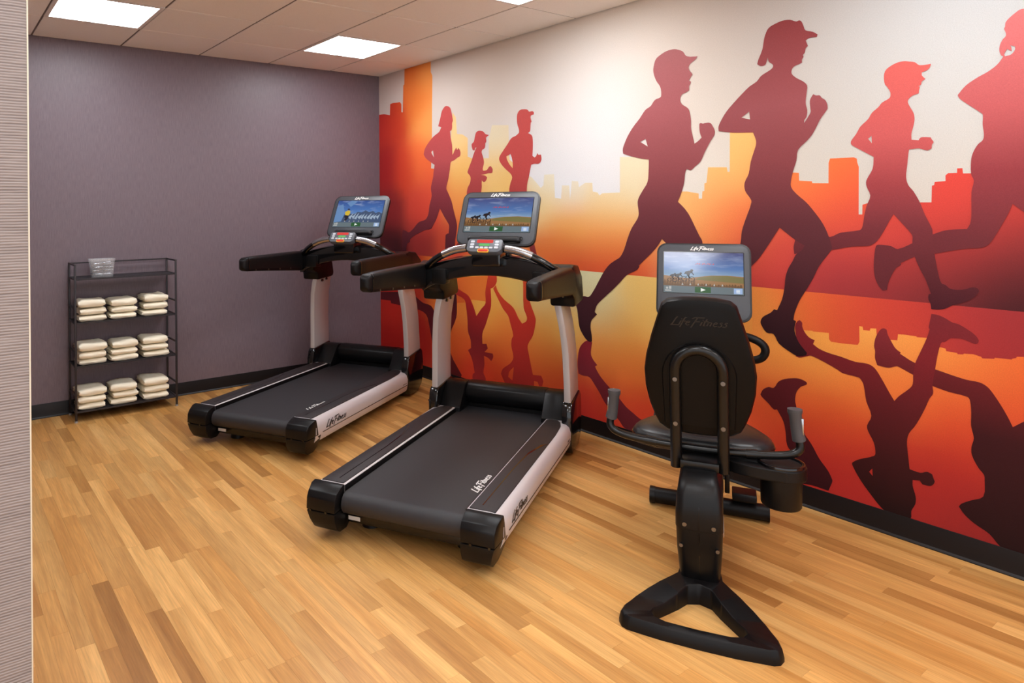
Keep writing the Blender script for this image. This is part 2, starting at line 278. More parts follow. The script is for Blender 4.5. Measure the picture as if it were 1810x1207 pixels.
COL_SKY = [(-193, 2482, 214, 196, 188), (-1111, 2550, 216, 198, 184), (-1033, 2278, 226, 215, 208), (-1773, 2403, 224, 208, 194), (-2319, 2437, 224, 212, 200), (-2316, 2129, 236, 232, 228), (-2597, 1840, 240, 240, 242), (-2107, 1913, 238, 236, 238), (-3091, 2304, 230, 218, 206), (-3465, 2148, 230, 218, 204), (-3620, 2451, 182, 171, 165), (-3920, 2328, 190, 187, 186), (-4042, 2168, 202, 200, 197), (-4268, 2254, 195, 199, 200), (-4467, 2068, 202, 206, 208), (-4369, 1890, 208, 204, 200), (-4387, 1693, 212, 202, 187), (-3916, 1832, 212, 204, 191), (-3298, 1696, 236, 228, 216), (-4469, 2306, 186, 189, 191), (-4631, 2267, 186, 189, 191)]  # sky print; corner shade and a dimmed, less lit right side painted in
COL_CITY = [(-56, 2311, 200, 50, 44), (-284, 2339, 214, 66, 42), (-136, 1848, 178, 40, 42), (-413, 1835, 226, 72, 46), (-178, 1474, 150, 44, 46), (-117, 1152, 84, 32, 38), (-266, 1053, 60, 26, 32), (-667, 1474, 224, 74, 58), (-621, 1173, 165, 54, 52), (-469, 2651, 238, 124, 56), (-765, 2654, 248, 156, 78), (-596, 2430, 242, 128, 56), (-775, 2210, 255, 166, 88), (-673, 1922, 255, 120, 64), (-794, 1816, 250, 108, 62), (-791, 1596, 236, 86, 62), (-1094, 1192, 214, 80, 58), (-1126, 2034, 252, 214, 150), (-1210, 1796, 254, 198, 112), (-1186, 1566, 252, 160, 84), (-1310, 1337, 248, 130, 64), (-1583, 1996, 238, 224, 192), (-1580, 1779, 250, 206, 130), (-1764, 1601, 248, 200, 120), (-2105, 1714, 238, 232, 212), (-2311, 1628, 238, 230, 208), (-2683, 1618, 240, 226, 190), (-2811, 1720, 242, 228, 192), (-2103, 1514, 244, 214, 150), (-2682, 1474, 246, 208, 140), (-2308, 1358, 248, 176, 92), (-2680, 1329, 248, 172, 88), (-2205, 1218, 240, 128, 62), (-2679, 1239, 240, 120, 58), (-2305, 1107, 224, 84, 48), (-2678, 1113, 214, 66, 48), (-3297, 1633, 253, 200, 128), (-3210, 1555, 253, 196, 120), (-3462, 1811, 254, 204, 124), (-3524, 1685, 253, 180, 104), (-3363, 1474, 250, 146, 82), (-3521, 1413, 246, 122, 72), (-3783, 1645, 250, 140, 74), (-3836, 1530, 242, 112, 68), (-3990, 1663, 246, 118, 64), (-4038, 1554, 236, 96, 62), (-3963, 1419, 224, 86, 64), (-4107, 1421, 208, 72, 64), (-4346, 1474, 214, 72, 62), (-4445, 1593, 222, 74, 64), (-4463, 1426, 208, 70, 62), (-4219, 1321, 204, 70, 64), (-3640, 1297, 214, 82, 64), (-3780, 1274, 204, 72, 66), (-3667, 1122, 186, 60, 58), (-3987, 1257, 184, 62, 64), (-3986, 1121, 148, 52, 56), (-4173, 1138, 140, 48, 52), (-4384, 1254, 160, 54, 54), (-4462, 1307, 140, 48, 50), (-4499, 1144, 80, 34, 40), (-4343, 1129, 112, 42, 46), (-4641, 1089, 40, 20, 26), (-4643, 1361, 150, 54, 54), (-4642, 1225, 90, 36, 42), (-4644, 1564, 200, 66, 58)]
COL_WATER = [(-170, 888, 150, 40, 42), (-165, 568, 206, 46, 36), (-160, 194, 188, 36, 32), (-574, 817, 192, 54, 40), (-567, 311, 190, 40, 34), (-900, 846, 238, 124, 52), (-1160, 660, 240, 140, 62), (-1157, 404, 226, 96, 44), (-1295, 153, 200, 56, 36), (-1503, 724, 246, 184, 84), (-1629, 565, 240, 140, 60), (-1689, 403, 226, 100, 46), (-1625, 219, 204, 60, 38), (-1815, 928, 240, 200, 110), (-2096, 873, 232, 206, 140), (-2093, 632, 238, 166, 76), (-2091, 432, 228, 116, 50), (-2142, 242, 208, 72, 40), (-2354, 1014, 224, 222, 178), (-2497, 951, 222, 220, 176), (-2632, 837, 226, 208, 150), (-2351, 746, 240, 190, 100), (-2760, 693, 234, 172, 82), (-2584, 556, 232, 146, 66), (-2715, 453, 222, 110, 50), (-2581, 262, 208, 66, 44), (-2488, 129, 196, 46, 42), (-2926, 993, 238, 200, 118), (-2963, 826, 236, 190, 104), (-2882, 538, 228, 128, 56), (-2879, 260, 208, 64, 42), (-3722, 925, 240, 152, 70), (-3621, 763, 238, 156, 74), (-3776, 760, 238, 160, 74), (-3720, 635, 228, 116, 52), (-3633, 470, 216, 80, 44), (-3828, 544, 222, 98, 46), (-3827, 375, 196, 54, 38), (-3908, 783, 240, 168, 78), (-4103, 895, 244, 178, 88), (-4032, 724, 232, 128, 58), (-3981, 470, 214, 80, 42), (-3930, 237, 178, 42, 38), (-4214, 733, 232, 124, 58), (-4170, 647, 226, 110, 52), (-4301, 900, 242, 164, 80), (-4421, 823, 236, 136, 64), (-4400, 673, 222, 92, 48), (-4438, 538, 200, 62, 40), (-4437, 346, 168, 42, 38), (-4168, 362, 186, 50, 38), (-4337, 240, 164, 42, 38), (-4436, 153, 146, 38, 38), (-4605, 811, 228, 112, 54), (-4639, 682, 206, 72, 44), (-4075, 176, 168, 42, 40), (-4566, 133, 130, 36, 36)]
COL_CREF = [(-3608, 1028, 242, 156, 76), (-3607, 880, 240, 150, 70), (-3752, 1158, 234, 112, 58), (-3778, 989, 232, 120, 56), (-3885, 1112, 226, 96, 58), (-3884, 946, 218, 94, 50), (-4034, 1019, 208, 76, 54), (-4033, 885, 206, 76, 50), (-4216, 989, 200, 66, 56), (-4259, 919, 194, 66, 50), (-4383, 986, 182, 58, 54), (-4498, 978, 164, 52, 54), (-4624, 1019, 150, 50, 54), (-4623, 860, 150, 44, 46), (-1304, 882, 240, 126, 54), (-1438, 761, 238, 130, 56), (-1161, 777, 226, 100, 46)]

# ------------------------------------------------------------------ materials of the setting
H = 2.7486
def nodes_mat(name, rough, spec=0.4):
    m = bpy.data.materials.new(name)
    m.use_nodes = True
    b = m.node_tree.nodes['Principled BSDF']
    b.inputs['Roughness'].default_value = rough
    b.inputs['Specular IOR Level'].default_value = spec
    MATS[name] = m
    return m, m.node_tree, b

def N(nt, t, **kw):
    n = nt.nodes.new(t)
    for k, v in kw.items():
        setattr(n, k, v)
    return n

# printed mural: colour comes with the print, some light and shade included, a little paper grain on top
M_MURAL, nt, b = nodes_mat('mural_print', 0.55, 0.16)
at = N(nt, 'ShaderNodeAttribute', attribute_name='Col')
tc = N(nt, 'ShaderNodeTexCoord')
nz = N(nt, 'ShaderNodeTexNoise'); nz.inputs['Scale'].default_value = 260; nz.inputs['Detail'].default_value = 4
mr = N(nt, 'ShaderNodeMapRange'); mr.inputs['From Min'].default_value = .3; mr.inputs['From Max'].default_value = .7
mr.inputs['To Min'].default_value = .93; mr.inputs['To Max'].default_value = 1.07
vs_ = N(nt, 'ShaderNodeVectorMath', operation='SCALE')
bp = N(nt, 'ShaderNodeBump'); bp.inputs['Strength'].default_value = .15; bp.inputs['Distance'].default_value = .002
nt.links.new(tc.outputs['Object'], nz.inputs['Vector']); nt.links.new(nz.outputs['Fac'], mr.inputs['Value'])
nt.links.new(at.outputs['Color'], vs_.inputs[0]); nt.links.new(mr.outputs['Result'], vs_.inputs['Scale'])
nt.links.new(vs_.outputs['Vector'], b.inputs['Base Color'])
nt.links.new(nz.outputs['Fac'], bp.inputs['Height']); nt.links.new(bp.outputs['Normal'], b.inputs['Normal'])

# plum vinyl wall covering with fine vertical threads
M_PLUM, nt, b = nodes_mat('plum_vinyl', 0.42, 0.5)
tc = N(nt, 'ShaderNodeTexCoord'); mp = N(nt, 'ShaderNodeMapping'); mp.inputs['Scale'].default_value = (260, 260, 14)
nz = N(nt, 'ShaderNodeTexNoise'); nz.inputs['Scale'].default_value = 1.0; nz.inputs['Detail'].default_value = 5; nz.inputs['Roughness'].default_value = .7
cr = N(nt, 'ShaderNodeValToRGB')
cr.color_ramp.elements[0].position = .3; cr.color_ramp.elements[0].color = (*lin((104, 91, 100)), 1)
cr.color_ramp.elements[1].position = .7; cr.color_ramp.elements[1].color = (*lin((128, 113, 121)), 1)
bp = N(nt, 'ShaderNodeBump'); bp.inputs['Strength'].default_value = .35; bp.inputs['Distance'].default_value = .002
nt.links.new(tc.outputs['Object'], mp.inputs['Vector']); nt.links.new(mp.outputs['Vector'], nz.inputs['Vector'])
nt.links.new(nz.outputs['Fac'], cr.inputs['Fac']); nt.links.new(cr.outputs['Color'], b.inputs['Base Color'])
nt.links.new(nz.outputs['Fac'], bp.inputs['Height']); nt.links.new(bp.outputs['Normal'], b.inputs['Normal'])

# grey ribbed wall covering of the near wall end
M_RIB, nt, b = nodes_mat('ribbed_covering', 0.6, 0.3)
tc = N(nt, 'ShaderNodeTexCoord'); mp = N(nt, 'ShaderNodeMapping'); mp.inputs['Scale'].default_value = (14, 14, 200)
nz = N(nt, 'ShaderNodeTexNoise'); nz.inputs['Scale'].default_value = 1.0; nz.inputs['Detail'].default_value = 3
wv = N(nt, 'ShaderNodeTexWave', wave_type='BANDS', bands_direction='Z'); wv.inputs['Scale'].default_value = 58; wv.inputs['Distortion'].default_value = 1.2
wv.inputs['Detail'].default_value = 2; wv.inputs['Detail Scale'].default_value = .35
ad = N(nt, 'ShaderNodeMath', operation='MULTIPLY_ADD'); ad.inputs[1].default_value = .55
cr = N(nt, 'ShaderNodeValToRGB')
cr.color_ramp.elements[0].position = .3; cr.color_ramp.elements[0].color = (*lin((112, 103, 102)), 1)
cr.color_ramp.elements[1].position = .85; cr.color_ramp.elements[1].color = (*lin((152, 142, 139)), 1)
bp = N(nt, 'ShaderNodeBump'); bp.inputs['Strength'].default_value = .5; bp.inputs['Distance'].default_value = .003
nt.links.new(tc.outputs['Object'], mp.inputs['Vector']); nt.links.new(mp.outputs['Vector'], nz.inputs['Vector'])
nt.links.new(tc.outputs['Object'], wv.inputs['Vector'])
nt.links.new(wv.outputs['Fac'], ad.inputs[0]); nt.links.new(nz.outputs['Fac'], ad.inputs[2])
nt.links.new(ad.outputs['Value'], cr.inputs['Fac']); nt.links.new(cr.outputs['Color'], b.inputs['Base Color'])
nt.links.new(ad.outputs['Value'], bp.inputs['Height']); nt.links.new(bp.outputs['Normal'], b.inputs['Normal'])

# wood-look planks: per-plank tone in the mesh, procedural grain along the plank
M_WOOD, nt, b = nodes_mat('wood_plank', 0.36, 0.45)
at = N(nt, 'ShaderNodeAttribute', attribute_name='Col')
sd = N(nt, 'ShaderNodeAttribute', attribute_name='seed')
gm = N(nt, 'ShaderNodeNewGeometry')
cb = N(nt, 'ShaderNodeCombineXYZ')
sm = N(nt, 'ShaderNodeMath', operation='MULTIPLY'); sm.inputs[1].default_value = 37.0
nt.links.new(sd.outputs['Fac'], sm.inputs[0])
for s in 'XYZ': nt.links.new(sm.outputs['Value'], cb.inputs[s])
va = N(nt, 'ShaderNodeVectorMath', operation='ADD')
nt.links.new(gm.outputs['Position'], va.inputs[0]); nt.links.new(cb.outputs['Vector'], va.inputs[1])
def grain(sc, scale, det, dist=0.0):
    mp = N(nt, 'ShaderNodeMapping'); mp.inputs['Scale'].default_value = sc
    z = N(nt, 'ShaderNodeTexNoise'); z.inputs['Scale'].default_value = scale; z.inputs['Detail'].default_value = det
    z.inputs['Distortion'].default_value = dist
    nt.links.new(va.outputs['Vector'], mp.inputs['Vector']); nt.links.new(mp.outputs['Vector'], z.inputs['Vector'])
    return z
g1 = grain((20, 1.3, 1), 1.0, 5, .6)
g2 = grain((190, 8, 1), 1.0, 3, .3)
def rng(z, lo, hi, a=.3, c=.7):
    r = N(nt, 'ShaderNodeMapRange'); r.inputs['From Min'].default_value = a; r.inputs['From Max'].default_value = c
    r.inputs['To Min'].default_value = lo; r.inputs['To Max'].default_value = hi
    nt.links.new(z.outputs['Fac'], r.inputs['Value']); return r
r1 = rng(g1, 0.0, 1.0); r2 = rng(g2, .84, 1.06)
dk = N(nt, 'ShaderNodeVectorMath', operation='MULTIPLY'); dk.inputs[1].default_value = (.72, .63, .53)
nt.links.new(at.outputs['Color'], dk.inputs[0])
mx = N(nt, 'ShaderNodeMix', data_type='RGBA')
nt.links.new(r1.outputs['Result'], mx.inputs[0]); nt.links.new(dk.outputs['Vector'], mx.inputs[6]); nt.links.new(at.outputs['Color'], mx.inputs[7])
sc_ = N(nt, 'ShaderNodeVectorMath', operation='SCALE')
nt.links.new(mx.outputs[2], sc_.inputs[0]); nt.links.new(r2.outputs['Result'], sc_.inputs['Scale'])
nt.links.new(sc_.outputs['Vector'], b.inputs['Base Color'])
bp = N(nt, 'ShaderNodeBump'); bp.inputs['Strength'].default_value = .12; bp.inputs['Distance'].default_value = .001
nt.links.new(g2.outputs['Fac'], bp.inputs['Height']); nt.links.new(bp.outputs['Normal'], b.inputs['Normal'])

M_TILE = mat('ceiling_tile', (252, 248, 243), 0.9, spec=.1, bump=.5, bscale=260, var=.05)
M_GRID = mat('ceiling_grid', (112, 98, 88), 0.6)
M_WHITE = mat('white_paint', (242, 238, 232), 0.8, bump=.1)
M_BASE = mat('dark_rubber_base', (21, 16, 17), 0.42, spec=.3)
M_TRIM = mat('cream_corner_bead', (222, 212, 192), 0.5)
M_FRAME = mat('light_frame_white', (236, 230, 224), 0.35)

# ------------------------------------------------------------------ floor
X_L, Y_F, X_FAR = -3.437, -4.02, -6.0
Y_END = -8.2
fl = tag(MB().box(X_FAR, 0.12, Y_END, 0.12, -0.08, -0.004).build('floor', mat('subfloor', (120, 84, 50), .8), smooth=False), kind='structure')
tones = [((236, 186, 116), 6), ((226, 172, 102), 6), ((218, 162, 92), 4), ((208, 154, 88), 3), ((192, 138, 76), 2), ((230, 178, 108), 5)]
bag = [t for t, k in tones for _ in range(k)]
PW = 0.0625
def in_view(x, y):
    d = Vector((x, y, 0)) - Vector(CAM_POS)
    z = d.dot(_f)
    if z < .3: return None
    px = 693.5 + 1204.83 * d.dot(_r) / z; py = 363.3 - 1204.83 * d.dot(_u) / z
    return z if (50 < px < 1830 and 600 < py < 1240) else None
planks = []
row = 0
x = -0.001
rr = random.Random(11)
while x > X_FAR:
    y = 0.0 - rr.uniform(.0, .5)
    ys = [0.0, y]
    while ys[-1] > Y_END:
        ys.append(ys[-1] - rr.choice((.32, .45, .58, .72, .76, .9)))
    for a, c in zip(ys, ys[1:]):
        c = max(c, Y_END)
        if a - c < .03: continue
        t = rr.choice(bag)
        k = rr.uniform(.94, 1.05)
        planks.append((x - PW + .0002, x - .0002, c + .0002, a - .0002, tuple(min(255, v * k) for v in t), rr.random()))
    x -= PW
def plank_data(items):
    v, f, colr, seed = [], [], [], []
    for (x0, x1, y0, y1, c, s) in items:
        n = len(v)
        v += [(x0, y0, -.004), (x1, y0, -.004), (x1, y1, -.004), (x0, y1, -.004), (x0, y0, 0), (x1, y0, 0), (x1, y1, 0), (x0, y1, 0)]
        f += [tuple(i + n for i in q) for q in ((0, 3, 2, 1), (4, 5, 6, 7), (0, 1, 5, 4), (1, 2, 6, 5), (2, 3, 7, 6), (3, 0, 4, 7))]
        colr += [(*lin(c), 1.0)] * 8; seed += [s] * 8
    me = bpy.data.meshes.new('floor_plank')
    me.from_pydata(v, [], f)
    a = me.attributes.new('Col', 'FLOAT_COLOR', 'POINT'); a.data.foreach_set('color', np.array(colr, dtype=np.float32).ravel())
    a = me.attributes.new('seed', 'FLOAT', 'POINT'); a.data.foreach_set('value', np.array(seed, dtype=np.float32))
    me.materials.append(M_WOOD)
    return me
seen, rest = [], []
for p in planks:
    z = min([q for q in (in_view((p[0] + p[1]) / 2, yy) for yy in (p[2], (p[2] + p[3]) / 2, p[3])) if q is not None] or [99])
    inside = (p[0] > X_L - .1 and z < 99)
    (seen if inside else rest).append((z, p))
seen.sort(key=lambda t: t[0])
rest += seen[300:]
for z, p in seen[:300]:
    o = bpy.data.objects.new('floor_plank', plank_data([p])); COL.objects.link(o); o.parent = fl
o = bpy.data.objects.new('floor_planks_rest', plank_data([p for _, p in rest])); COL.objects.link(o); o.parent = fl
o['kind'] = 'stuff'

# ------------------------------------------------------------------ walls
tag(MB().box(X_FAR, 0.12, 0, 0.12, -.004, H + .15).build('wall_back', M_PLUM, smooth=False), kind='structure')
tag(MB().box(X_FAR, X_L, Y_F, 0, -.004, H + .15).build('wall_left', M_RIB, smooth=False), kind='structure')
tag(MB().box(X_L - .002, X_L + .0008, Y_F - .002, Y_F + .012, 0, H).build('trim_1', M_TRIM, bevel=.0012), kind='structure')

def colour_fn(ctrl, p=.11):
    A = np.array([[c[0] / 1000., c[1] / 1000.] for c in ctrl])
    Cc = np.array([lin(c[2:5]) for c in ctrl])
    def fn(pts):
        P = np.array(pts)
        d2 = ((P[:, None, :] - A[None]) ** 2).sum(2) + 1e-4
        w = np.exp(-d2 / (2 * p * p)) + 2e-4 / (d2 + .02)
        return (w @ Cc) / w.sum(1)[:, None]
    return fn
def ramp_fn(ramp, z0, z1):
    ts = np.array([r[0] for r in ramp]); cs = np.array([lin(r[1]) for r in ramp])
    def fn(pts):
        t = (z1 - np.array(pts)[:, 1]) / (z1 - z0)
        return np.stack([np.interp(t, ts, cs[:, k]) for k in range(3)], 1)
    return fn
def smooth_poly(P):
    n = len(P); out = []
    P = [Vector(p) for p in P]
    def turn(i):
        a = P[i] - P[i - 1]; c = P[(i + 1) % n] - P[i]
        return abs(a.angle_signed(c, 0)) if a.length > 1e-6 and c.length > 1e-6 else 3
    T = [turn(i) for i in range(n)]
    for i in range(n):
        p0, p1, p2, p3 = P[i - 1], P[i], P[(i + 1) % n], P[(i + 2) % n]
        L = (p2 - p1).length
        def tang(a, c, t):
            d = c - a
            return d.normalized() * L if (t < 1.0 and d.length > 1e-6) else (p2 - p1)
        m1 = tang(p0, p2, T[i]); m2 = tang(p1, p3, T[(i + 1) % n])
        for k in range(3):
            t = k / 3
            out.append(p1 * (2 * t**3 - 3 * t**2 + 1) + m1 * (t**3 - 2 * t**2 + t) + p2 * (-2 * t**3 + 3 * t**2) + m2 * (t**3 - t**2))
    return [(q.x, q.y) for q in out]
def parse(s):
    return [[tuple(int(c) / 1000. for c in p.split(',')) for p in part.split()] for part in s.split('|')]
def print_mesh(name, loops, off, fn, parent, step=.12, zmin=.1021, zmax=H, ymin=None):
    """flat printed area on the mural wall (x = -off), cut into cells so the printed gradient follows"""
    pts = [Vector((p[0], p[1], 0)) for lp in loops for p in lp]
    tris = tessellate_polygon([[Vector((p[0], p[1], 0)) for p in lp] for lp in loops])
    bm = bmesh.new()
    vv = [bm.verts.new((-off, p.x, p.y)) for p in pts]
    for t in tris:
        try: bm.faces.new([vv[i] for i in t])
        except ValueError: pass
    def cut(co, no, **kw):
        bmesh.ops.bisect_plane(bm, geom=bm.verts[:] + bm.edges[:] + bm.faces[:], plane_co=co, plane_no=no, dist=1e-6, **kw)
    cut((0, 0, zmin), (0, 0, 1), clear_inner=True)
    cut((0, 0, zmax), (0, 0, 1), clear_outer=True)
    cut((0, 0, 0), (0, 1, 0), clear_outer=True)
    ys = [v.co.y for v in bm.verts]; zs = [v.co.z for v in bm.verts]
    y = math.ceil(min(ys) / step) * step
    while y < max(ys): cut((0, y, 0), (0, 1, 0)); y += step
    z = math.ceil(min(zs) / step) * step
    while z < max(zs): cut((0, 0, z), (0, 0, 1)); z += step
    for f in bm.faces:
        if f.normal.x > 0: f.normal_flip()
    me = bpy.data.meshes.new(name); bm.to_mesh(me); bm.free()
    cols = fn([(v.co.y, v.co.z) for v in me.vertices])
    a = me.attributes.new('Col', 'FLOAT_COLOR', 'POINT')
    a.data.foreach_set('color', np.concatenate([cols, np.ones((len(cols), 1))], 1).astype(np.float32).ravel())
    me.materials.append(M_MURAL)
    o = bpy.data.objects.new(name, me); COL.objects.link(o); o.parent = parent
    return o

# mural wall: solid wall whose face carries the printed pale sky, some shade in its colours
wr = MB()
ny, nz_ = 82, 28
for k in range(nz_ + 1):
    for j in range(ny + 1):
        wr.v.append((0, 0.0 + Y_END * j / ny, H * k / nz_))
for k in range(nz_):
    for j in range(ny):
        a = k * (ny + 1) + j
        wr.f.append((a, a + 1, a + ny + 2, a + ny + 1))
wall_r = wr.build('wall_right', M_MURAL, smooth=False)
me = wall_r.data
if me.polygons[0].normal.x > 0: me.flip_normals()
cols = colour_fn(COL_SKY, .3)([(v.co.y, v.co.z) for v in me.vertices])
a = me.attributes.new('Col', 'FLOAT_COLOR', 'POINT')
a.data.foreach_set('color', np.concatenate([cols, np.ones((len(cols), 1))], 1).astype(np.float32).ravel())
tag(wall_r, kind='structure')
MB().box(.002, .12, Y_END, 0, -.004, H + .15).build('wall_core', M_WHITE, wall_r, smooth=False)
ZL = 1.066
city_fn, water_fn, cref_fn = colour_fn(COL_CITY), colour_fn(COL_WATER), colour_fn(COL_CREF)
top = parse(SKYLINE)[0]
top = [(min(p[0], -.0), p[1]) for p in top]
loop = top + [(Y_END, top[-1][1]), (Y_END, ZL), (0, ZL), (0, top[0][1])]
print_mesh('mural_skyline', [loop], .0003, city_fn, wall_r, .07)
print_mesh('mural_water', [[(0, ZL), (Y_END, ZL), (Y_END, .09), (0, .09)]], .0003, water_fn, wall_r, .07)
c1 = parse(CITY_R)[0]
print_mesh('mural_city_reflection', [[(c1[0][0], ZL)] + c1 + [(c1[-1][0], ZL)]], .0006, cref_fn, wall_r, .07)
print_mesh('mural_city_reflection', parse(CITY_L), .0006, cref_fn, wall_r, .07)
RAMP = {
 'r1': [(0, (206, 86, 84)), (.35, (192, 84, 86)), (.55, (152, 62, 70)), (.75, (118, 48, 56)), (1, (72, 32, 42))],
 'r2': [(0, (204, 80, 80)), (.3, (192, 82, 82)), (.5, (176, 70, 70)), (1, (120, 48, 52))],
 'r3': [(0, (208, 86, 82)), (.4, (200, 80, 76)), (1, (130, 50, 54))],
 'r4': [(0, (176, 106, 108)), (.2, (172, 96, 100)), (.38, (150, 78, 82)), (.52, (116, 58, 64)), (.7, (86, 40, 48)), (1, (44, 22, 30))],  # print gradient; the pale top holds painted-in glare
 'r5': [(0, (142, 62, 64)), (.25, (158, 84, 88)), (.42, (138, 68, 72)), (.6, (98, 48, 54)), (.8, (70, 34, 40)), (1, (36, 17, 23))],
 'r6': [(0, (216, 100, 94)), (.3, (200, 92, 92)), (.5, (158, 66, 70)), (.68, (116, 50, 56)), (.85, (92, 38, 44)), (1, (66, 25, 34))],
 'r7': [(0, (210, 114, 114)), (.3, (190, 92, 94)), (.5, (146, 60, 66)), (.72, (108, 46, 52)), (1, (84, 34, 40))],
 'w1': [(0, (60, 28, 36)), (.3, (104, 30, 36)), (1, (96, 28, 34))],
 'w2': [(0, (212, 70, 44)), (.3, (176, 42, 42)), (.6, (132, 38, 42)), (1, (150, 40, 40))],
 'w3': [(0, (222, 84, 46)), (.4, (196, 54, 42)), (1, (158, 42, 40))],
 'w4': [(0, (140, 36, 48)), (.4, (122, 40, 50)), (1, (92, 32, 40))],
 'w5': [(0, (92, 28, 34)), (.5, (72, 21, 26)), (1, (46, 14, 20))],
 'w6': [(0, (118, 40, 46)), (.2, (122, 34, 40)), (.45, (92, 27, 31)), (.7, (62, 20, 22)), (1, (24, 11, 13))],
 'w7': [(0, (128, 42, 48)), (.22, (94, 28, 32)), (.4, (58, 20, 24)), (1, (20, 10, 12))]}
off = .0009
for k in ('w1', 'w2', 'w3', 'w4', 'w7', 'w5', 'w6'):
    lp = [smooth_poly(q) for q in parse(REF[k])]
    zs = [p[1] for p in lp[0]]
    print_mesh('mural_reflected_runner', lp, off, ramp_fn(RAMP[k], min(zs), max(zs)), wall_r, .1); off += .00015
for k in ('r2', 'r1', 'r3', 'r7', 'r6', 'r4', 'r5'):
    lp = [smooth_poly(q) for q in parse(RUN[k])]
    zs = [p[1] for p in lp[0]]
    print_mesh('mural_runner', lp, off, ramp_fn(RAMP[k], min(zs), max(zs)), wall_r, .1); off += .00015

# cove base: straight strip with a small toe
def cove(name, along):
    prof = [(0, 0), (.016, 0), (.016, .004), (.008, .012), (.005, .03), (.004, .098), (.0025, .102), (0, .102)]
    mb = MB()
    if along == 'back':
        mb.prism([(-p[0], p[1]) for p in prof], X_L, 0, 'x')          # (y, z) along x
    elif along == 'right':
        mb.prism([(-p[0], p[1]) for p in prof] , Y_END, -.001, 'y')  # (x, z) along y
    else:
        mb.prism([(Y_F - p[0], p[1]) for p in prof], X_FAR, X_L, 'x')
    tag(mb.build(name, M_BASE, smooth=True, ang=.5), kind='structure')
cove('baseboard_back', 'back'); cove('baseboard_right', 'right'); cove('baseboard_left', 'left')

# ------------------------------------------------------------------ ceiling
T = .6096
GX, GY = .5338, .5851
ceil = tag(MB().box(X_FAR, .12, Y_END, .12, H + .03, H + .15).build('ceiling', mat('ceiling_void', (150, 138, 126), .9), smooth=False), kind='structure')
xs = [0.0] + [-GX - T * k for k in range(0, 9) if -GX - T * k > X_FAR] + [X_FAR]
ys = [0.0] + [-GY - T * k for k in range(0, 13) if -GY - T * k > Y_END] + [Y_END]
lights = []
for i in range(len(xs) - 1):
    for j in range(len(ys) - 1):
        x1, x0, y1, y0 = xs[i], xs[i + 1], ys[j], ys[j + 1]
        if x1 <= X_L + .05 and y0 >= Y_F - .05: continue
        if i in (1, 4, 7) and j in (1, 4, 7, 10):
            lights.append((x0, x1, y0, y1, i, j)); continue
        g = .0065
        MB().box(x0 + g, x1 - g, y0 + g, y1 - g, H, H + .018).build('ceiling_tile', M_TILE, ceil, bevel=.0025, seg=1)
for xx in xs[1:-1]:
    MB().box(xx - .012, xx + .012, Y_END, 0, H + .0045, H + .03).build('grid_bar', M_GRID, ceil, smooth=False)
for yy in ys[1:-1]:
    MB().box(X_FAR, 0, yy - .012, yy + .012, H + .005, H + .0295).build('grid_bar', M_GRID, ceil, smooth=False)
M_DIFF = bpy.data.materials.new('light_diffuser'); M_DIFF.use_nodes = True
b = M_DIFF.node_tree.nodes['Principled BSDF']
b.inputs['Base Color'].default_value = (.9, .9, .9, 1)
b.inputs['Emission Color'].default_value = (*PANEL_COLOR, 1)
b.inputs['Emission Strength'].default_value = PANEL_STRENGTH
LABEL = {(1, 1): 'square recessed ceiling light panel nearest the corner of plum wall and mural', (4, 1): 'square recessed ceiling light panel above the towel shelf',
         (1, 4): 'square recessed ceiling light panel cut off by the top edge over the mural wall'}
for (x0, x1, y0, y1, i, j) in lights:
    if x0 < X_L and y1 > Y_F: continue
    r = empty('ceiling_light', ((x0 + x1) / 2, (y0 + y1) / 2, H))
    w = T / 2 - .003
    mb = MB()
    for (a, c) in ((-w, -w + .026), (w - .026, w)):
        mb.box(a, c, -w, w, -.003, .02); mb.box(-w + .026, w - .026, a, c, -.003, .02)
    mb.build('frame', M_FRAME, r, smooth=False)
    MB().box(-w + .02, w - .02, -w + .02, w - .02, .006, .018).build('diffuser', M_DIFF, r, smooth=False)
    tag(r, LABEL.get((i, j), 'square recessed ceiling light panel behind the viewer, out of the picture'), 'ceiling light', 'recessed ceiling lights')

# ------------------------------------------------------------------ materials of the equipment
K_SATIN = mat('black_satin_plastic', (14, 13, 14), .36, spec=.26, bump=.08, bscale=500)
K_GLOSS = mat('black_gloss_plastic', (9, 8, 10), .14, coat=.3)
K_RUBBER = mat('black_rubber', (15, 13, 14), .42, spec=.22, bump=.15, bscale=700)
K_BELT = mat('running_belt', (44, 43, 46), .5, bump=.35, bscale=900, var=.06)
K_MAT = mat('foot_mat', (40, 34, 36), .5, bump=.2, bscale=800)
K_PAN = mat('gloss_pan', (14, 11, 10), .2)
SILVER = mat('silver_paint', (214, 208, 211), .32, metal=.1)
SILVER_W = mat('upright_silver', (196, 188, 186), .3, metal=.15)
CHROME = mat('brushed_metal', (190, 190, 194), .22, metal=1.0)
DGREY = mat('console_grey', (66, 69, 75), .42, bump=.05, bscale=900)
DGREY2 = mat('console_shell', (22, 22, 25), .4)
W_INK = mat('white_lettering', (232, 230, 228), .5)
D_INK = mat('dark_lettering', (34, 30, 32), .5)
E_INK = mat('embossed_lettering', (25, 20, 19), .35)
VINYL = mat('black_vinyl', (30, 30, 32), .34, bump=.12, bscale=400)
GRIP = mat('grey_rubber_grip', (70, 70, 74), .55, bump=.2, bscale=500)
FRAME_K = mat('black_powder_coat', (12, 11, 11), .28, spec=.4)
STEEL = mat('bolt_steel', (120, 116, 112), .3, metal=1.0)

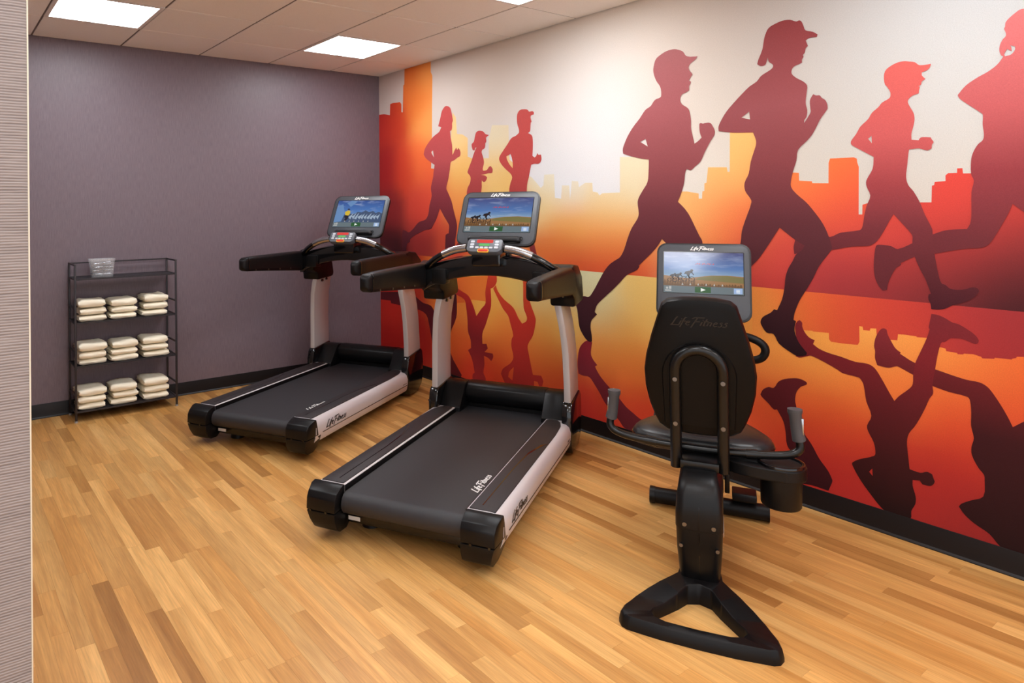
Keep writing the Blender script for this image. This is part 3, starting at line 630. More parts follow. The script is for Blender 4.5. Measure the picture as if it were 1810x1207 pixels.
# ------------------------------------------------------------------ touch-screen console, shared by treadmills and bike
def sky_mat(name, top, mid, low, v0, v1, strength, streak=.35):
    if name in MATS: return MATS[name]
    m = bpy.data.materials.new(name); m.use_nodes = True; MATS[name] = m
    nt = m.node_tree; b = nt.nodes['Principled BSDF']
    b.inputs['Base Color'].default_value = (.01, .01, .012, 1); b.inputs['Roughness'].default_value = .12
    tc = N(nt, 'ShaderNodeTexCoord'); sx = N(nt, 'ShaderNodeSeparateXYZ')
    mr = N(nt, 'ShaderNodeMapRange'); mr.inputs['From Min'].default_value = v0; mr.inputs['From Max'].default_value = v1
    cr = N(nt, 'ShaderNodeValToRGB')
    cr.color_ramp.elements[0].color = (*lin(low), 1); cr.color_ramp.elements[1].color = (*lin(top), 1)
    e = cr.color_ramp.elements.new(.45); e.color = (*lin(mid), 1)
    mp = N(nt, 'ShaderNodeMapping'); mp.inputs['Scale'].default_value = (8, 7, 34); mp.inputs['Rotation'].default_value = (.35, 0, 0)
    nz = N(nt, 'ShaderNodeTexNoise'); nz.inputs['Scale'].default_value = 1.4; nz.inputs['Detail'].default_value = 5
    r2 = N(nt, 'ShaderNodeMapRange'); r2.inputs['From Min'].default_value = .5; r2.inputs['From Max'].default_value = .72; r2.inputs['To Max'].default_value = streak
    mx = N(nt, 'ShaderNodeMix', data_type='RGBA'); mx.inputs[7].default_value = (*lin((178, 190, 214)), 1)
    nt.links.new(tc.outputs['Object'], sx.inputs[0]); nt.links.new(sx.outputs['Z'], mr.inputs['Value']); nt.links.new(mr.outputs['Result'], cr.inputs['Fac'])
    nt.links.new(tc.outputs['Object'], mp.inputs['Vector']); nt.links.new(mp.outputs['Vector'], nz.inputs['Vector']); nt.links.new(nz.outputs['Fac'], r2.inputs['Value'])
    nt.links.new(r2.outputs['Result'], mx.inputs[0]); nt.links.new(cr.outputs['Color'], mx.inputs[6]); nt.links.new(mx.outputs[2], b.inputs['Emission Color'])
    b.inputs['Emission Strength'].default_value = strength
    return m

ES = .8
def display(parent, bottom, top, w, picture, ledge=True):
    """console head: bottom/top are (x, z) of the face's lower and upper edge; faces the user (-x)"""
    B0 = Vector((bottom[0], 0, bottom[1])); V = Vector((top[0] - bottom[0], 0, top[1] - bottom[1])); h = V.length; V.normalize()
    U = Vector((0, -1, 0)); Nn = U.cross(V)
    P = lambda u, v, n: tuple(B0 + U * u + V * v + Nn * n)
    def slab(poly, n0, n1):
        mb = MB().prism(poly, n0, n1, 'z'); return mb.xf(lambda p: P(*p))
    hw = w / 2; r = .055 * w / .5
    root = slab(rrect(-hw + .006, hw - .006, .006, h - .006, r), -.012, .004).build('display', DGREY, parent, bevel=.006)
    root['label'] = 'rounded grey console head with a lit touch screen'
    # outer shell, wider at the back
    sh = [[P(q[0] * s, h / 2 + (q[1] - h / 2) * s, n) for q in rrect(-hw, hw, 0, h, r)] for s, n in ((1.0, 0), (1.0, -.022), (.9, -.05), (.6, -.06))]
    MB().loft(sh).build('shell', DGREY2, root, bevel=.002)
    sw = w * .42; v1 = h * .875; v0 = v1 - sw * 2 * .575
    slab(rrect(-sw - .004, sw + .004, v0 - .004, v1 + .004, .004, 2), .003, .0046).build('screen_border', mat('screen_border_black', (10, 10, 12), .2), root, smooth=False)
    z0, z1 = P(0, v0, 0)[2], P(0, v1, 0)[2]
    S = sw * 2
    def pic(name, polys, m, n):
        mb = MB()
        for q in polys:
            mb.prism([(-sw + p[0] * S, v0 + p[1] * (v1 - v0)) for p in q], n, n + .0003, 'z')
        mb.xf(lambda p: P(*p)); return mb.build(name, m, root, smooth=False)
    R4 = [(0, 0), (1, 0), (1, 1), (0, 1)]
    if picture == 'cyclist':
        pic('screen', [R4], sky_mat('screen_sky_blue_%d' % int(z0 * 1000), (58, 66, 120), (70, 112, 170), (150, 178, 190), z0 + (z1 - z0) * .3, z1, ES), .0048)
        pic('screen_hills', [[(.0, .16), (1, .16), (1, .43), (.8, .45), (.6, .44), (.45, .40), (.3, .36), (0, .42)]], emat('screen_field', (164, 120, 76), ES * .8), .0052)
        pic('screen_meadow', [[(.4, .33), (1, .27), (1, .40), (.8, .44), (.62, .43), (.46, .39)]], emat('screen_meadow_green', (128, 120, 70), ES * .8), .0056)
        br = random.Random(3)
        pic('screen_bushes', [[(x_, .16), (x_ + .03, .17), (x_ + .028, (.24 + br.random() * .14) if x_ < .4 else (.19 + br.random() * .04)), (x_ + .012, (.27 + br.random() * .12) if x_ < .4 else (.21 + br.random() * .04)), (x_ - .005, .19)] for x_ in [k * .034 for k in range(29)]], emat('screen_bush', (120, 84, 48), ES * .7), .006)
        cyc = []
        def stroke(p, q, w_=.007):
            d = Vector((q[0] - p[0], (q[1] - p[1]) * .575)).normalized(); nn = (-d.y * w_, d.x * w_ / .575)
            cyc.append([(p[0] + nn[0], p[1] + nn[1]), (q[0] + nn[0], q[1] + nn[1]), (q[0] - nn[0], q[1] - nn[1]), (p[0] - nn[0], p[1] - nn[1])])
        for dx, dy, k_ in ((0, 0, 1.0), (-.13, -.03, .8), (-.2, -.02, .7)):
            g_ = lambda x_, y_: (.31 + dx + x_ * k_, .30 + dy + y_ * k_)
            for wx in (-.045, .05):
                ww = [g_(wx + .036 * math.cos(a_), .04 + .062 * math.sin(a_)) for a_ in [2 * math.pi * q / 10 for q in range(11)]]
                for a_, b_ in zip(ww, ww[1:]): stroke(a_, b_, .003)
            stroke(g_(-.045, .04), g_(0, .13), .003); stroke(g_(0, .13), g_(.05, .04), .003); stroke(g_(0, .13), g_(.03, .05), .004)
            cyc.append([g_(-.05, .16), g_(-.03, .22), g_(.02, .245), (g_(.055, .225)), g_(.06, .19), g_(.03, .18), g_(.02, .12), g_(.03, .05), g_(.015, .045), g_(-.002, .12), g_(-.02, .16)])
            stroke(g_(.05, .21), g_(.075, .14), .006)
            cyc.append([g_(.05 + .02 * math.cos(a_), .25 + .032 * math.sin(a_)) for a_ in [2 * math.pi * q / 8 for q in range(8)]])
        pic('screen_cyclists', cyc, emat('screen_rider', (38, 34, 44), ES * .5), .0064)
        sq = [[(.40 + .022 * k, .70 + (.012 if k % 2 else -.008)), (.412 + .022 * k, .73 + (.01 if k % 3 else -.01)), (.424 + .022 * k, .715)] for k in range(11)]
        pic('screen_red_lettering', sq, emat('screen_red', (196, 54, 60), ES), .0064)
    else:
        pic('screen', [R4], sky_mat('screen_sky_snow', (40, 74, 140), (66, 112, 176), (130, 160, 190), z0 + (z1 - z0) * .3, z1, ES, .5), .0048)
        pic('screen_far_mountains', [[(0, .16), (1, .16), (1, .5), (.93, .56), (.86, .52), (.8, .6), (.72, .55), (.64, .62), (.56, .54), (.48, .56), (.4, .48), (.3, .5), (0, .4)]], emat('screen_mountain', (70, 90, 122), ES * .8), .0052)
        mt = random.Random(5)
        pic('screen_snow_slopes', [[(x_, .3 + mt.random() * .1), (x_ + .05, .28), (x_ + .07 + mt.random() * .03, .46 + mt.random() * .08), (x_ + .03, .40)] for x_ in [.3 + .065 * k for k in range(10)]], emat('screen_snow', (168, 186, 206), ES * .85), .0056)
        pic('screen_snow_spray', [[(0, .16), (.16, .2), (.2, .5), (.12, .86), (.04, .8), (0, .7)], [(.2, .9), (.3, .75), (.42, .96), (.3, 1.0)]], emat('screen_spray', (110, 150, 200), ES * .8), .0056)
        pic('screen_skier', [[(.2, .56), (.26, .62), (.31, .6), (.32, .5), (.29, .42), (.22, .44)]], emat('screen_skier_yellow', (206, 176, 54), ES), .0062)
        pic('screen_skier_legs', [[(.22, .44), (.29, .42), (.3, .32), (.26, .22), (.22, .22), (.24, .33), (.2, .36)]], emat('screen_skier_dark', (40, 42, 56), ES * .6), .006)
        pic('screen_skier_head', [arc(.27, .66, .028, 0, 360, 10)[:-1]], MATS['screen_skier_dark'], .006)
    pic('screen_toolbar', [[(0, 0), (1, 0), (1, .165), (0, .165)]], emat('screen_bar', (112, 128, 134), ES * .75), .0066)
    pic('screen_icons', [[(.03 + .1 * k, .19), (.055 + .1 * k, .19), (.0425 + .1 * k, .245)] for k in range(2, 8)], emat('screen_icon', (196, 198, 196), ES * .8), .0066)
    pic('screen_go_button', [[(.4, .015), (.6, .015), (.6, .155), (.4, .155)]], emat('screen_green', (40, 96, 52), ES * .8), .007)
    pic('screen_play_mark', [[(.475, .04), (.475, .13), (.535, .085)]], emat('screen_white', (236, 240, 236), ES), .0074)
    pic('screen_home_button', [[(.88, .02), (.985, .02), (.985, .15), (.88, .15)]], emat('screen_white_blue', (150, 176, 216), ES), .007)
    pic('screen_home_lines', [[(.91, .04 + .03 * k), (.955, .04 + .03 * k), (.955, .055 + .03 * k), (.91, .055 + .03 * k)] for k in range(3)], MATS['screen_white'], .0074)
    pic('screen_chart_button', [[(.02, .03), (.1, .03), (.1, .06), (.02, .06)], [(.03, .08), (.06, .08), (.06, .13), (.03, .13)], [(.07, .08), (.1, .08), (.1, .15), (.07, .15)]], MATS['screen_icon'], .007)
    lw = w * .245
    logo('lettering', root, W_INK, P(-lw * .55, v1 + (h - v1) * .24, .0042), U, V, Nn, lw, .0008, .16)
    if ledge:
        mb = MB(); pr = [(.002, .05), (.03, .052), (.04, .035), (.034, .018), (.002, .012)]
        hwl = w * .33
        rings = []
        for u in (-hwl, -hwl + .015, hwl - .015, hwl):
            k = .75 if abs(u) == hwl else 1.0
            rings.append([P(u, .03 + (q[1] - .03) * k, .002 + (q[0] - .002) * k) for q in pr])
        mb.loft(rings).build('reading_ledge', DGREY2, root, bevel=.003)
        MB().tube([P(hwl - .02, .05, .012), P(hwl + .01, .055, .015), P(hwl + .012, .03, .02), P(hwl - .02, .01, .025), P(.05, 0, .03)], .003, 8, 2).build('headset_cable', K_RUBBER, root)
    return root

# ------------------------------------------------------------------ treadmill (x forward, y left, origin at floor behind the belt)
TILT = -.026
def deck(mb): return mb.xf(lambda p: (p[0], p[1], p[2] + TILT * p[0]))
def make_treadmill():
    t = empty('treadmill', (0, 0, 0))
    roll = arc(.0, .165, .05, 90, 270, 10)
    deck(MB().prism([(1.69, .215)] + roll + [(.25, .115), (.25, .18), (1.69, .18)], -.284, .284, 'y')).build('running_belt', K_BELT, t, ang=.5)
    deck(MB().box(.03, 1.64, -.39, .39, .075, .112)).build('deck_frame', K_SATIN, t, bevel=.006)
    deck(MB().box(.02, .24, -.29, .29, .065, .108)).build('rear_panel', K_PAN, t, bevel=.003)
    deck(MB().box(.0185, .0199, .225, .285, .076, .094)).build('label_sticker', W_INK, t, smooth=False)
    for s in (1, -1):
        prof = [(.293, .12), (.293, .236), (.30, .240), (.40, .241), (.425, .237), (.444, .222), (.453, .19), (.452, .15), (.446, .118), (.436, .098), (.38, .092)]
        rings = []
        for x_, k, dz in ((.0, 1, 0), (.4, 1, 0), (1.2, 1, 0), (1.46, 1, .0), (1.52, .985, -.012), (1.55, .965, -.03)):
            rings.append([(x_, .293 + (q[0] - .293) * (1 if k == 1 else k - .02), q[1] + (dz if q[1] > .15 else 0)) for q in prof])
        mb = deck(MB().loft(rings)); mb = mb if s > 0 else mb.mirror_y()
        rail = mb.build('side_rail', SILVER, t, ang=.7)
        fm = [(.006, .303), (1.25, .303), (1.42, .304), (1.435, .33), (1.43, .365), (1.395, .39), (1.32, .408), (1.15, .416), (.006, .416)]
        mb = deck(MB().prism(fm, .237, .2445, 'z')); mb = mb if s > 0 else mb.mirror_y()
        mb.build('foot_mat', K_MAT, rail, bevel=.002)
        mb = deck(MB().prism([(.05, .3455), (.55, .3455), (.78, .355), (.93, .385), (.96, .415), (.93, .4), (.76, .361), (.55, .35), (.05, .35)], .2446, .2451, 'z')); mb = mb if s > 0 else mb.mirror_y()
        mb.build('mat_groove', K_GLOSS, rail, smooth=False)
        mb = deck(MB().box(.08, 1.5, .4495, .4545, .146, .1495)); mb = mb if s > 0 else mb.mirror_y()
        mb.build('side_groove', K_GLOSS, rail, smooth=False)
        # end caps
        up = [(.004, .24), (-.03, .236), (-.07, .219), (-.088, .195), (-.092, .139), (.03, .139), (.02, .19)]
        lo = [(-.092, .136), (-.086, .095), (-.068, .058), (-.04, .04), (.02, .036), (.05, .056), (.062, .1), (.062, .136)]
        mb = MB().prism(up, .294, .454, 'y').xf(lambda p: (p[0], p[1] - (.012 if (p[1] > .4 and p[0] < -.06) else 0), p[2])); mb = mb if s > 0 else mb.mirror_y()
        cap = mb.build('end_cap', K_SATIN, t, bevel=.005)
        mb = MB().prism(lo, .294, .453, 'y').xf(lambda p: (p[0], p[1] - (max(0, .13 - p[2]) * .35 + (.012 if p[0] < -.06 else 0) if p[1] > .4 else 0), p[2])); mb = mb if s > 0 else mb.mirror_y()
        mb.build('lower_cover', K_SATIN, cap, bevel=.005)
        for yy in (.34, .42):
            MB().cyl((-.0935, s * yy, .138), (-.085, s * yy, .138), .006, seg=10).build('screw', K_GLOSS, cap)
        MB().cyl((.16, s * .24, 0), (.16, s * .24, .075), .045, .03, 20).build('levelling_foot', K_RUBBER, t)
        # uprights
        rings = []
        for z_, xr, xf, yi, yo in ((.28, 1.42, 1.668, .407, .449), (.42, 1.419, 1.662, .405, .446), (.6, 1.41, 1.651, .400, .441), (.7, 1.40, 1.643, .393, .433), (.78, 1.389, 1.634, .384, .424), (.87, 1.386, 1.627, .366, .409), (.94, 1.39, 1.62, .35, .394)):
            rings.append([(xr, s * yi, z_), (xf, s * yi, z_), (xf, s * yo, z_), (xr, s * yo, z_)])
        upr = MB().loft(rings).build('upright', SILVER_W, t, bevel=.007, ang=.4)
        for xx in (1.47, 1.54):
            MB().cyl((xx, s * .3505, .885 + (xx - 1.44) * .12), (xx, s * .366, .885 + (xx - 1.44) * .12), .011, seg=14).build('bolt', K_GLOSS, upr)
        em = [[(1.52, .76), (1.54, .80), (1.565, .775), (1.545, .75), (1.54, .71), (1.565, .69), (1.58, .71)], [(1.518, .735), (1.54, .735), (1.575, .745)]]
        yb = s * .4245
        ribbon(MB(), em, .012, .0015, lambda u, v, n: (u, yb + s * (n + (.75 - v) * .1), v)).build('emblem', W_INK, upr, smooth=False)
        bt = [(1.40, .30), (1.42, .325), (1.66, .345), (1.69, .32), (1.703, .25), (1.703, .14), (1.67, .06), (1.60, .02), (1.42, .02), (1.388, .07), (1.383, .24)]
        mb = MB().prism(bt, .397, .458, 'y'); mb = mb if s > 0 else mb.mirror_y()
        mb.build('upright_boot', K_GLOSS, t, bevel=.010)
        mb = deck(MB().box(.0, 1.5, .2895, .2935, .12, .2365)); mb = mb if s > 0 else mb.mirror_y()
        mb.build('gap_shade_strip', K_SATIN, rail, smooth=False)  # added black strip stands for the shade in the gap beside the belt
        # handrail
        rings = []
        for x_, a, c, yw in ((.492, 1.075, 1.115, .012), (.505, 1.055, 1.132, .028), (.53, 1.045, 1.142, .035), (.65, 1.037, 1.146, .037), (1.0, 1.008, 1.146, .038), (1.25, .986, 1.144, .038), (1.38, .972, 1.138, .036)):
            rings.append([(x_, s * (.452 + q[0] * yw / .04), (a + c) / 2 + q[1] * (c - a) / .08) for q in rrect(-.04, .04, -.04, .04, .016, 4)])
        hr = MB().loft(rings).build('handrail', K_RUBBER, t, ang=.7)
        MB().loft([[(x_ , s * (.452 + q[0] * k), (1.046 + 1.142) / 2 + q[1] * k * 1.25) for q in rrect(-.037, .037, -.037, .037, .014, 4)] for x_, k in ((.534, 1.04), (.537, 1.05), (.54, 1.04))]).build('seam_ring', K_GLOSS, hr)
        for xx in (.62, .78, .93, 1.08):
            MB().cyl((xx, s * .4125, 1.05 - (xx - .6) * .06), (xx, s * .416, 1.05 - (xx - .6) * .06), .006, seg=8).build('screw', STEEL, hr)
        MB().prism(rrect(s * .315 - .045, s * .315 + .045, 1.02, 1.115, .01, 3), 1.225, 1.30, 'x').build('pocket', K_SATIN, t, bevel=.004)
        jt = [(1.28, 1.135), (1.36, 1.155), (1.50, 1.14), (1.61, 1.07), (1.645, .945), (1.63, .91), (1.38, .90), (1.372, .955), (1.30, .985)]
        mb = MB().prism(jt, .337, .487, 'y'); mb = mb if s > 0 else mb.mirror_y()
        mb.build('arm_joint', K_SATIN, t, bevel=.016)
        MB().tube([(1.195, s * .12, 1.25), (1.197, s * .2, 1.238), (1.205, s * .275, 1.208)], .0242, 14, 1).build('pulse_sensor', CHROME, t)
        MB().cyl((1.62, s * .3, .0), (1.62, s * .3, .05), .035, seg=16).build('front_foot', K_RUBBER, t)
    # motor cover: padded centre, flat top plate, sloping wings
    ctr = [(1.66, .335), (1.62, .338), (1.585, .332), (1.558, .312), (1.545, .285), (1.547, .255), (1.563, .225), (1.60, .198), (1.65, .186), (1.70, .186), (1.70, .33)]
    MB().prism(ctr, -.272, .272, 'y').build('motor_cover', K_SATIN, t, bevel=.022, seg=4, ang=.6)
    plate = [(1.60, .06), (1.60, .325), (1.62, .339), (1.70, .325), (1.77, .26), (1.795, .16), (1.785, .05), (1.76, .03), (1.62, .03)]
    MB().prism(plate, -.396, .396, 'y').build('cover_plate', K_SATIN, t, bevel=.01, seg=3, ang=.5)
    for s in (1, -1):
        wing = [(1.44, .10), (1.438, .205), (1.458, .22), (1.545, .325), (1.575, .339), (1.64, .337), (1.66, .12)]
        mb = MB().prism(wing, .262, .3985, 'y'); mb = mb if s > 0 else mb.mirror_y()
        mb.build('cover_wing', K_SATIN, t, bevel=.006)
    # handlebar arch and cross member
    arch = []
    n = 16
    for k in range(n + 1):
        y_ = -.44 + .88 * k / n
        c = math.cos(y_ / .44 * math.pi / 2)
        hi = 1.125 + .085 * c ** .8 if c > 0 else 1.125
        lo = .965 + .112 * max(c, 0) ** .75
        arch.append((y_, lo, hi))
    MB().loft([[(1.255, y_, lo + .004), (1.36, y_, lo), (1.37, y_, hi - .02), (1.34, y_, hi), (1.26, y_, hi - .012)] for y_, lo, hi in arch]).build('cross_member', K_GLOSS, t, bevel=.006, ang=.5)
    pts = [(1.36, .445, 1.085), (1.30, .43, 1.105), (1.24, .385, 1.14), (1.212, .31, 1.19), (1.20, .21, 1.235), (1.195, .1, 1.253)]
    pts = pts + [(1.195, -p[1], p[2]) if p[1] == .1 else (p[0], -p[1], p[2]) for p in reversed(pts)]
    MB().tube(pts, .0225, 14, 2).build('handlebar', K_GLOSS, t)
    # keypad
    km = MB().prism(rrect(-.09, .09, -.05, .045, .02), 1.19, 1.345, 'x').xf(lambda p: (p[0], p[1], p[2] + 1.19))
    km.build('keypad_mount', K_GLOSS, t, bevel=.008)
    K0 = Vector((1.175, 0, 1.262)); KV = Vector((.62, 0, .78)).normalized(); KU = Vector((0, -1, 0)); KN = KU.cross(KV)
    KP = lambda p: tuple(K0 + KU * p[0] + KV * p[1] + KN * p[2])
    kb = MB().prism(rrect(-.108, .108, -.045, .048, (.02, .02, .03, .03)), -.03, .012, 'z').xf(KP).build('keypad', mat('keypad_grey', (92, 96, 104), .35), t, bevel=.006)
    MB().prism(rrect(-.05, .05, .018, .04, .004), .0115, .0135, 'z').xf(KP).build('readout', emat('keypad_red', (214, 66, 60), .9), kb, smooth=False)
    MB().prism(rrect(-.032, .032, -.004, .012, .004), .0115, .0135, 'z').xf(KP).build('readout', emat('keypad_green', (110, 190, 110), .8), kb, smooth=False)
    for q in range(4):
        u = -.042 + .028 * q
        MB().prism(rrect(u - .011, u + .011, -.022, -.01, .004), .0115, .014, 'z').xf(KP).build('button', mat('button_white', (200, 206, 214), .4), kb, smooth=False)
    for s in (-1, 1):
        for q in range(3):
            MB().prism(rrect(s * .075 - .012, s * .075 + .012, -.022 + .02 * q, -.007 + .02 * q, .005), .0115, .0145, 'z').xf(KP).build('button', MATS['button_white'], kb, smooth=False)
    MB().prism(rrect(-.03, .03, -.047, -.031, .007), .008, .019, 'z').xf(KP).build('stop_key', mat('stop_red', (206, 44, 28), .4), kb, bevel=.002)
    st = MB(); o_ = rrect(-.034, .034, -.051, -.027, .009); i_ = rrect(-.029, .029, -.046, -.032, .007)
    st.loft([[(*p, .008) for p in o_], [(*p, .017) for p in o_], [(*p, .017) for p in i_], [(*p, .008) for p in i_]], closed=True).xf(KP).build('stop_surround', mat('stop_yellow', (240, 180, 60), .4), kb)
    # mast of the console
    MB().loft([[(x0, -hw, z_), (x1, -hw, z_), (x1, hw, z_), (x0, hw, z_)] for z_, x0, x1, hw in ((1.1, 1.30, 1.37, .12), (1.2, 1.34, 1.41, .1), (1.32, 1.43, 1.50, .085), (1.42, 1.495, 1.54, .08))]).build('console_mast', K_SATIN, t, bevel=.01)
    # lettering
    logo('lettering', t, W_INK, (.235, -.262, .2152 + TILT * .235), (1, 0, TILT), (0, 1, 0), (0, 0, 1), .225)
    logo('lettering', t, D_INK, (.12, -.4535, .163 + TILT * .15), (1, 0, TILT), (0, -.06, 1), (0, -1, 0), .25, .001)
    sq = [[(.0, 0), (.15, .6), (.3, .1), (.5, .6), (.7, .1), (.9, .5), (1.2, .1), (1.4, .5), (1.7, .2)]]
    ribbon(MB(), sq, .1, .001, lambda u, v, n: (1.30 + u * .04, -.4525 - n, .157 + v * .02 - .026 * (1.30 + u * .04))).build('model_mark', D_INK, t, smooth=False)
    return t

t2 = make_treadmill()
t1 = copy_tree(t2)
t2.location = (-1.887, -3.041, 0); t2.rotation_euler = (0, 0, math.radians(30))
t1.location = (-1.933, -1.49, 0); t1.rotation_euler = (0, 0, math.radians(31.3))
display(t2, (1.352, 1.258), (1.54, 1.592), .505, 'cyclist')
display(t1, (1.352, 1.258), (1.54, 1.592), .505, 'skier')
tag(t2, 'black and silver treadmill in the middle, cyclist picture on its screen', 'treadmill', 'treadmills facing the mural')
tag(t1, 'black and silver treadmill nearest the plum wall, snowy skier picture on its screen', 'treadmill', 'treadmills facing the mural')

# cord on the floor behind the far treadmill
cords = MB().tube([(-.42, -1.30, .012), (-.36, -1.42, .01), (-.25, -1.50, .008), (-.15, -1.45, .01), (-.06, -1.38, .03), (-.02, -1.35, .12)], .006, 8, 2)
tag(cords.build('power_cord', K_RUBBER), 'thin black power cord on the floor between far treadmill and mural', 'cord')

# ------------------------------------------------------------------ recumbent bike
bk = empty('recumbent_bike', (-1.416, -4.13, 0), math.radians(30))
tag(bk, 'black recumbent exercise bike seen from behind its tall seat back', 'exercise bike')
def sym(pts): return pts + [(p[0], -p[1]) for p in reversed(pts) if abs(p[1]) > 1e-6]
outer = sym([(-.05, 0), (-.047, .12), (-.034, .228), (-.022, .248), (.005, .26), (.05, .252), (.12, .222), (.18, .188), (.24, .147), (.29, .106), (.32, .082), (.40, .072), (.46, .065), (.48, 0)])
inner = sym([(-.006, 0), (-.003, .10), (.012, .138), (.04, .152), (.062, .146), (.10, .118), (.17, .07), (.22, .042), (.238, 0)])
def hit(poly, a, c=(.09, 0)):
    d = Vector((math.cos(a), math.sin(a))); best = None
    for p, q in zip(poly, poly[1:] + poly[:1]):
        p = Vector(p) - Vector(c); e = Vector(q) - Vector(c) - p
        den = d.x * e.y - d.y * e.x
        if abs(den) < 1e-9: continue
        t_ = (p.x * e.y - p.y * e.x) / den; u_ = (p.x * d.y - p.y * d.x) / den
        if t_ > 0 and -1e-6 <= u_ <= 1 + 1e-6: best = t_ if best is None else max(best, t_)
    return best, d
angs = sorted(set([round(2 * math.pi * k / 72, 4) for k in range(72)] + [round(math.atan2(p[1], p[0] - .09) % (2 * math.pi), 4) for p in outer + inner]))
rings = []
for a in angs:
    ro, d = hit(outer, a); ri, _ = hit(inner, a)
    c = Vector((.09, 0))
    def Q(r_, z_): q = c + d * r_; return (q.x, q.y, z_)
    xo = (c + d * ro).x
    hh = .046 + .03 * min(1, max(0, (xo - .1) / .25))
    rings.append([Q(ro, 0), Q(ro, hh * .3), Q(ro - .006, hh * .85), Q(ro - .014, hh), Q(ri + .004, hh), Q(ri, hh - .004), Q(ri - .0, 0)])
MB().loft(rings, closed=True).build('rear_base', K_RUBBER, bk, ang=.8)
def vloft(secs, r=.02):
    return MB().loft([[(x_, y_, z_) for x_, y_ in rrect(x0, x1, -hw, hw, r, 4)] for z_, x0, x1, hw in secs])
vloft([(.045, .285, .50, .066), (.1, .262, .53, .072), (.2, .238, .58, .079), (.278, .232, .6, .081)], .03).build('lower_shroud', K_SATIN, bk, ang=.6)
ush = vloft([(.281, .226, .62, .083), (.33, .222, .63, .083), (.40, .232, .64, .078), (.445, .262, .64, .07), (.472, .31, .62, .06)], .03).build('upper_shroud', K_SATIN, bk, ang=.6)
for z0_, z1_ in ((.05, .27), (.285, .42)):
    MB().tube([(.283, 0, z0_) if z0_ < .1 else (.2235, 0, z0_), (.2515, 0, .13) if z0_ < .1 else (.2195, 0, .34), (.230, 0, z1_) if z0_ < .1 else (.245, 0, z1_)], .0012, 6).build('seam', K_GLOSS, ush)
for y_ in (.05, -.05):
    MB().cyl((.219, y_, .30), (.235, y_, .30), .008, seg=10).build('screw', STEEL, ush)
    MB().cyl((.2275, y_ * 1.25, .215), (.25, y_ * 1.25, .215), .007, seg=10).build('screw', STEEL, ush)
logo('lettering', ush, W_INK, (.40, -.0835, .20), (1, 0, 0), (0, 0, 1), (0, -1, 0), .16)
MB().loft([[(x_, y_, z_) for y_, z_ in rrect(-.06, .06, z0_, z1_, .02, 4)] for x_, z0_, z1_ in ((.45, .12, .3), (.8, .1, .26), (1.1, .1, .26))]).build('main_beam', K_SATIN, bk, ang=.6)
MB().loft([[(x_, y_, z_) for x_, y_ in rrect(x0, x1, -hw, hw, .03, 4)] for z_, x0, x1, hw in ((.07, .98, 1.2, .06), (.16, .93, 1.26, .085), (.4, .95, 1.26, .085), (.52, 1.02, 1.24, .07), (.58, 1.08, 1.2, .05))]).build('drive_cover', K_GLOSS, bk, ang=.6)
MB().loft([[(x_, y_, z_) for x_, y_ in rrect(x0, x1, -hw, hw, .015, 3)] for z_, x0, x1, hw in ((.55, 1.1, 1.18, .045), (.8, 1.13, 1.2, .04), (1.0, 1.14, 1.2, .05))]).build('console_mast', K_SATIN, bk, ang=.6)
MB().tube([(1.1, .225, .042), (1.1, .15, .042), (1.1, -.15, .042), (1.1, -.275, .042)], .038, 16).build('front_stabiliser', K_RUBBER, bk)
for s in (1, -1):
    MB().cyl((1.1, s * .25 - .025, .042), (1.1, s * .265 - .015, .042), .041, seg=16).build('end_cap', K_SATIN, bk)
    zc = .28; zp = zc + (.165 if s > 0 else -.17)
    cr_ = MB().loft([[(1.1 + x_, s * yy, z_) for x_, yy in ((-.014, .09), (.014, .09), (.014, .112), (-.014, .112))] for z_ in (zc, zp)]).build('crank_arm', FRAME_K, bk, bevel=.004)
    MB().prism(rrect(1.05, 1.15, zp - .02, zp + .02, .012), s * .122, s * .226, 'y').build('pedal', K_RUBBER, cr_, bevel=.004)
# seat back
outl = [(0, 1.142), (.06, 1.140), (.115, 1.130), (.136, 1.112), (.152, 1.06), (.176, .98), (.196, .90), (.204, .84), (.200, .77), (.185, .70), (.165, .645), (.148, .612), (.115, .592), (.05, .584), (0, .583)]
outl = outl + [(-p[0], p[1]) for p in reversed(outl[1:-1])]
def sb_x(z_): return .425 - (z_ - .58) * .13
def shell(sc, dx): return [(sb_x(p[1]) + dx, p[0] * sc, .86 + (p[1] - .86) * sc) for p in outl]
sb = MB().loft([shell(.9, -.028), shell(.965, -.024), shell(.995, -.008), shell(1.0, .01), shell(.99, .045), shell(.95, .06), shell(.82, .066)]).build('seat_back', mat('seat_back_shell', (11, 8, 7), .4, spec=.16, bump=.12, bscale=350), bk, ang=.7)
MB().loft([[(sb_x(p[1]) + dx, p[0] * k, .86 + (p[1] - .86) * k) for p in outl] for dx, k in ((.05, .93), (.075, .91), (.085, .8))]).build('back_pad', VINYL, sb, ang=.7)
ao = [(y_, z_) for y_, z_ in arc(0, .83, .135, 0, 180, 20)]
ap = ao + [(-.128, .63), (.128, .63)]
MB().loft([[(sb_x(p[1]) - .0285 - t_, p[0] * k, p[1] * (1 if t_ == 0 else 1) - (0 if k == 1 else .004)) for p in ap] for t_, k in ((0, 1), (.006, .97))]).build('arch_panel', MATS['seat_back_shell'], sb, ang=.6)
logo('lettering', sb, E_INK, (sb_x(1.04) - .0305, .1, 1.03), (0, -1, 0), (-.13, 0, 1), (-1, 0, -.13), .2, .0015, .1)
R_U = .0215
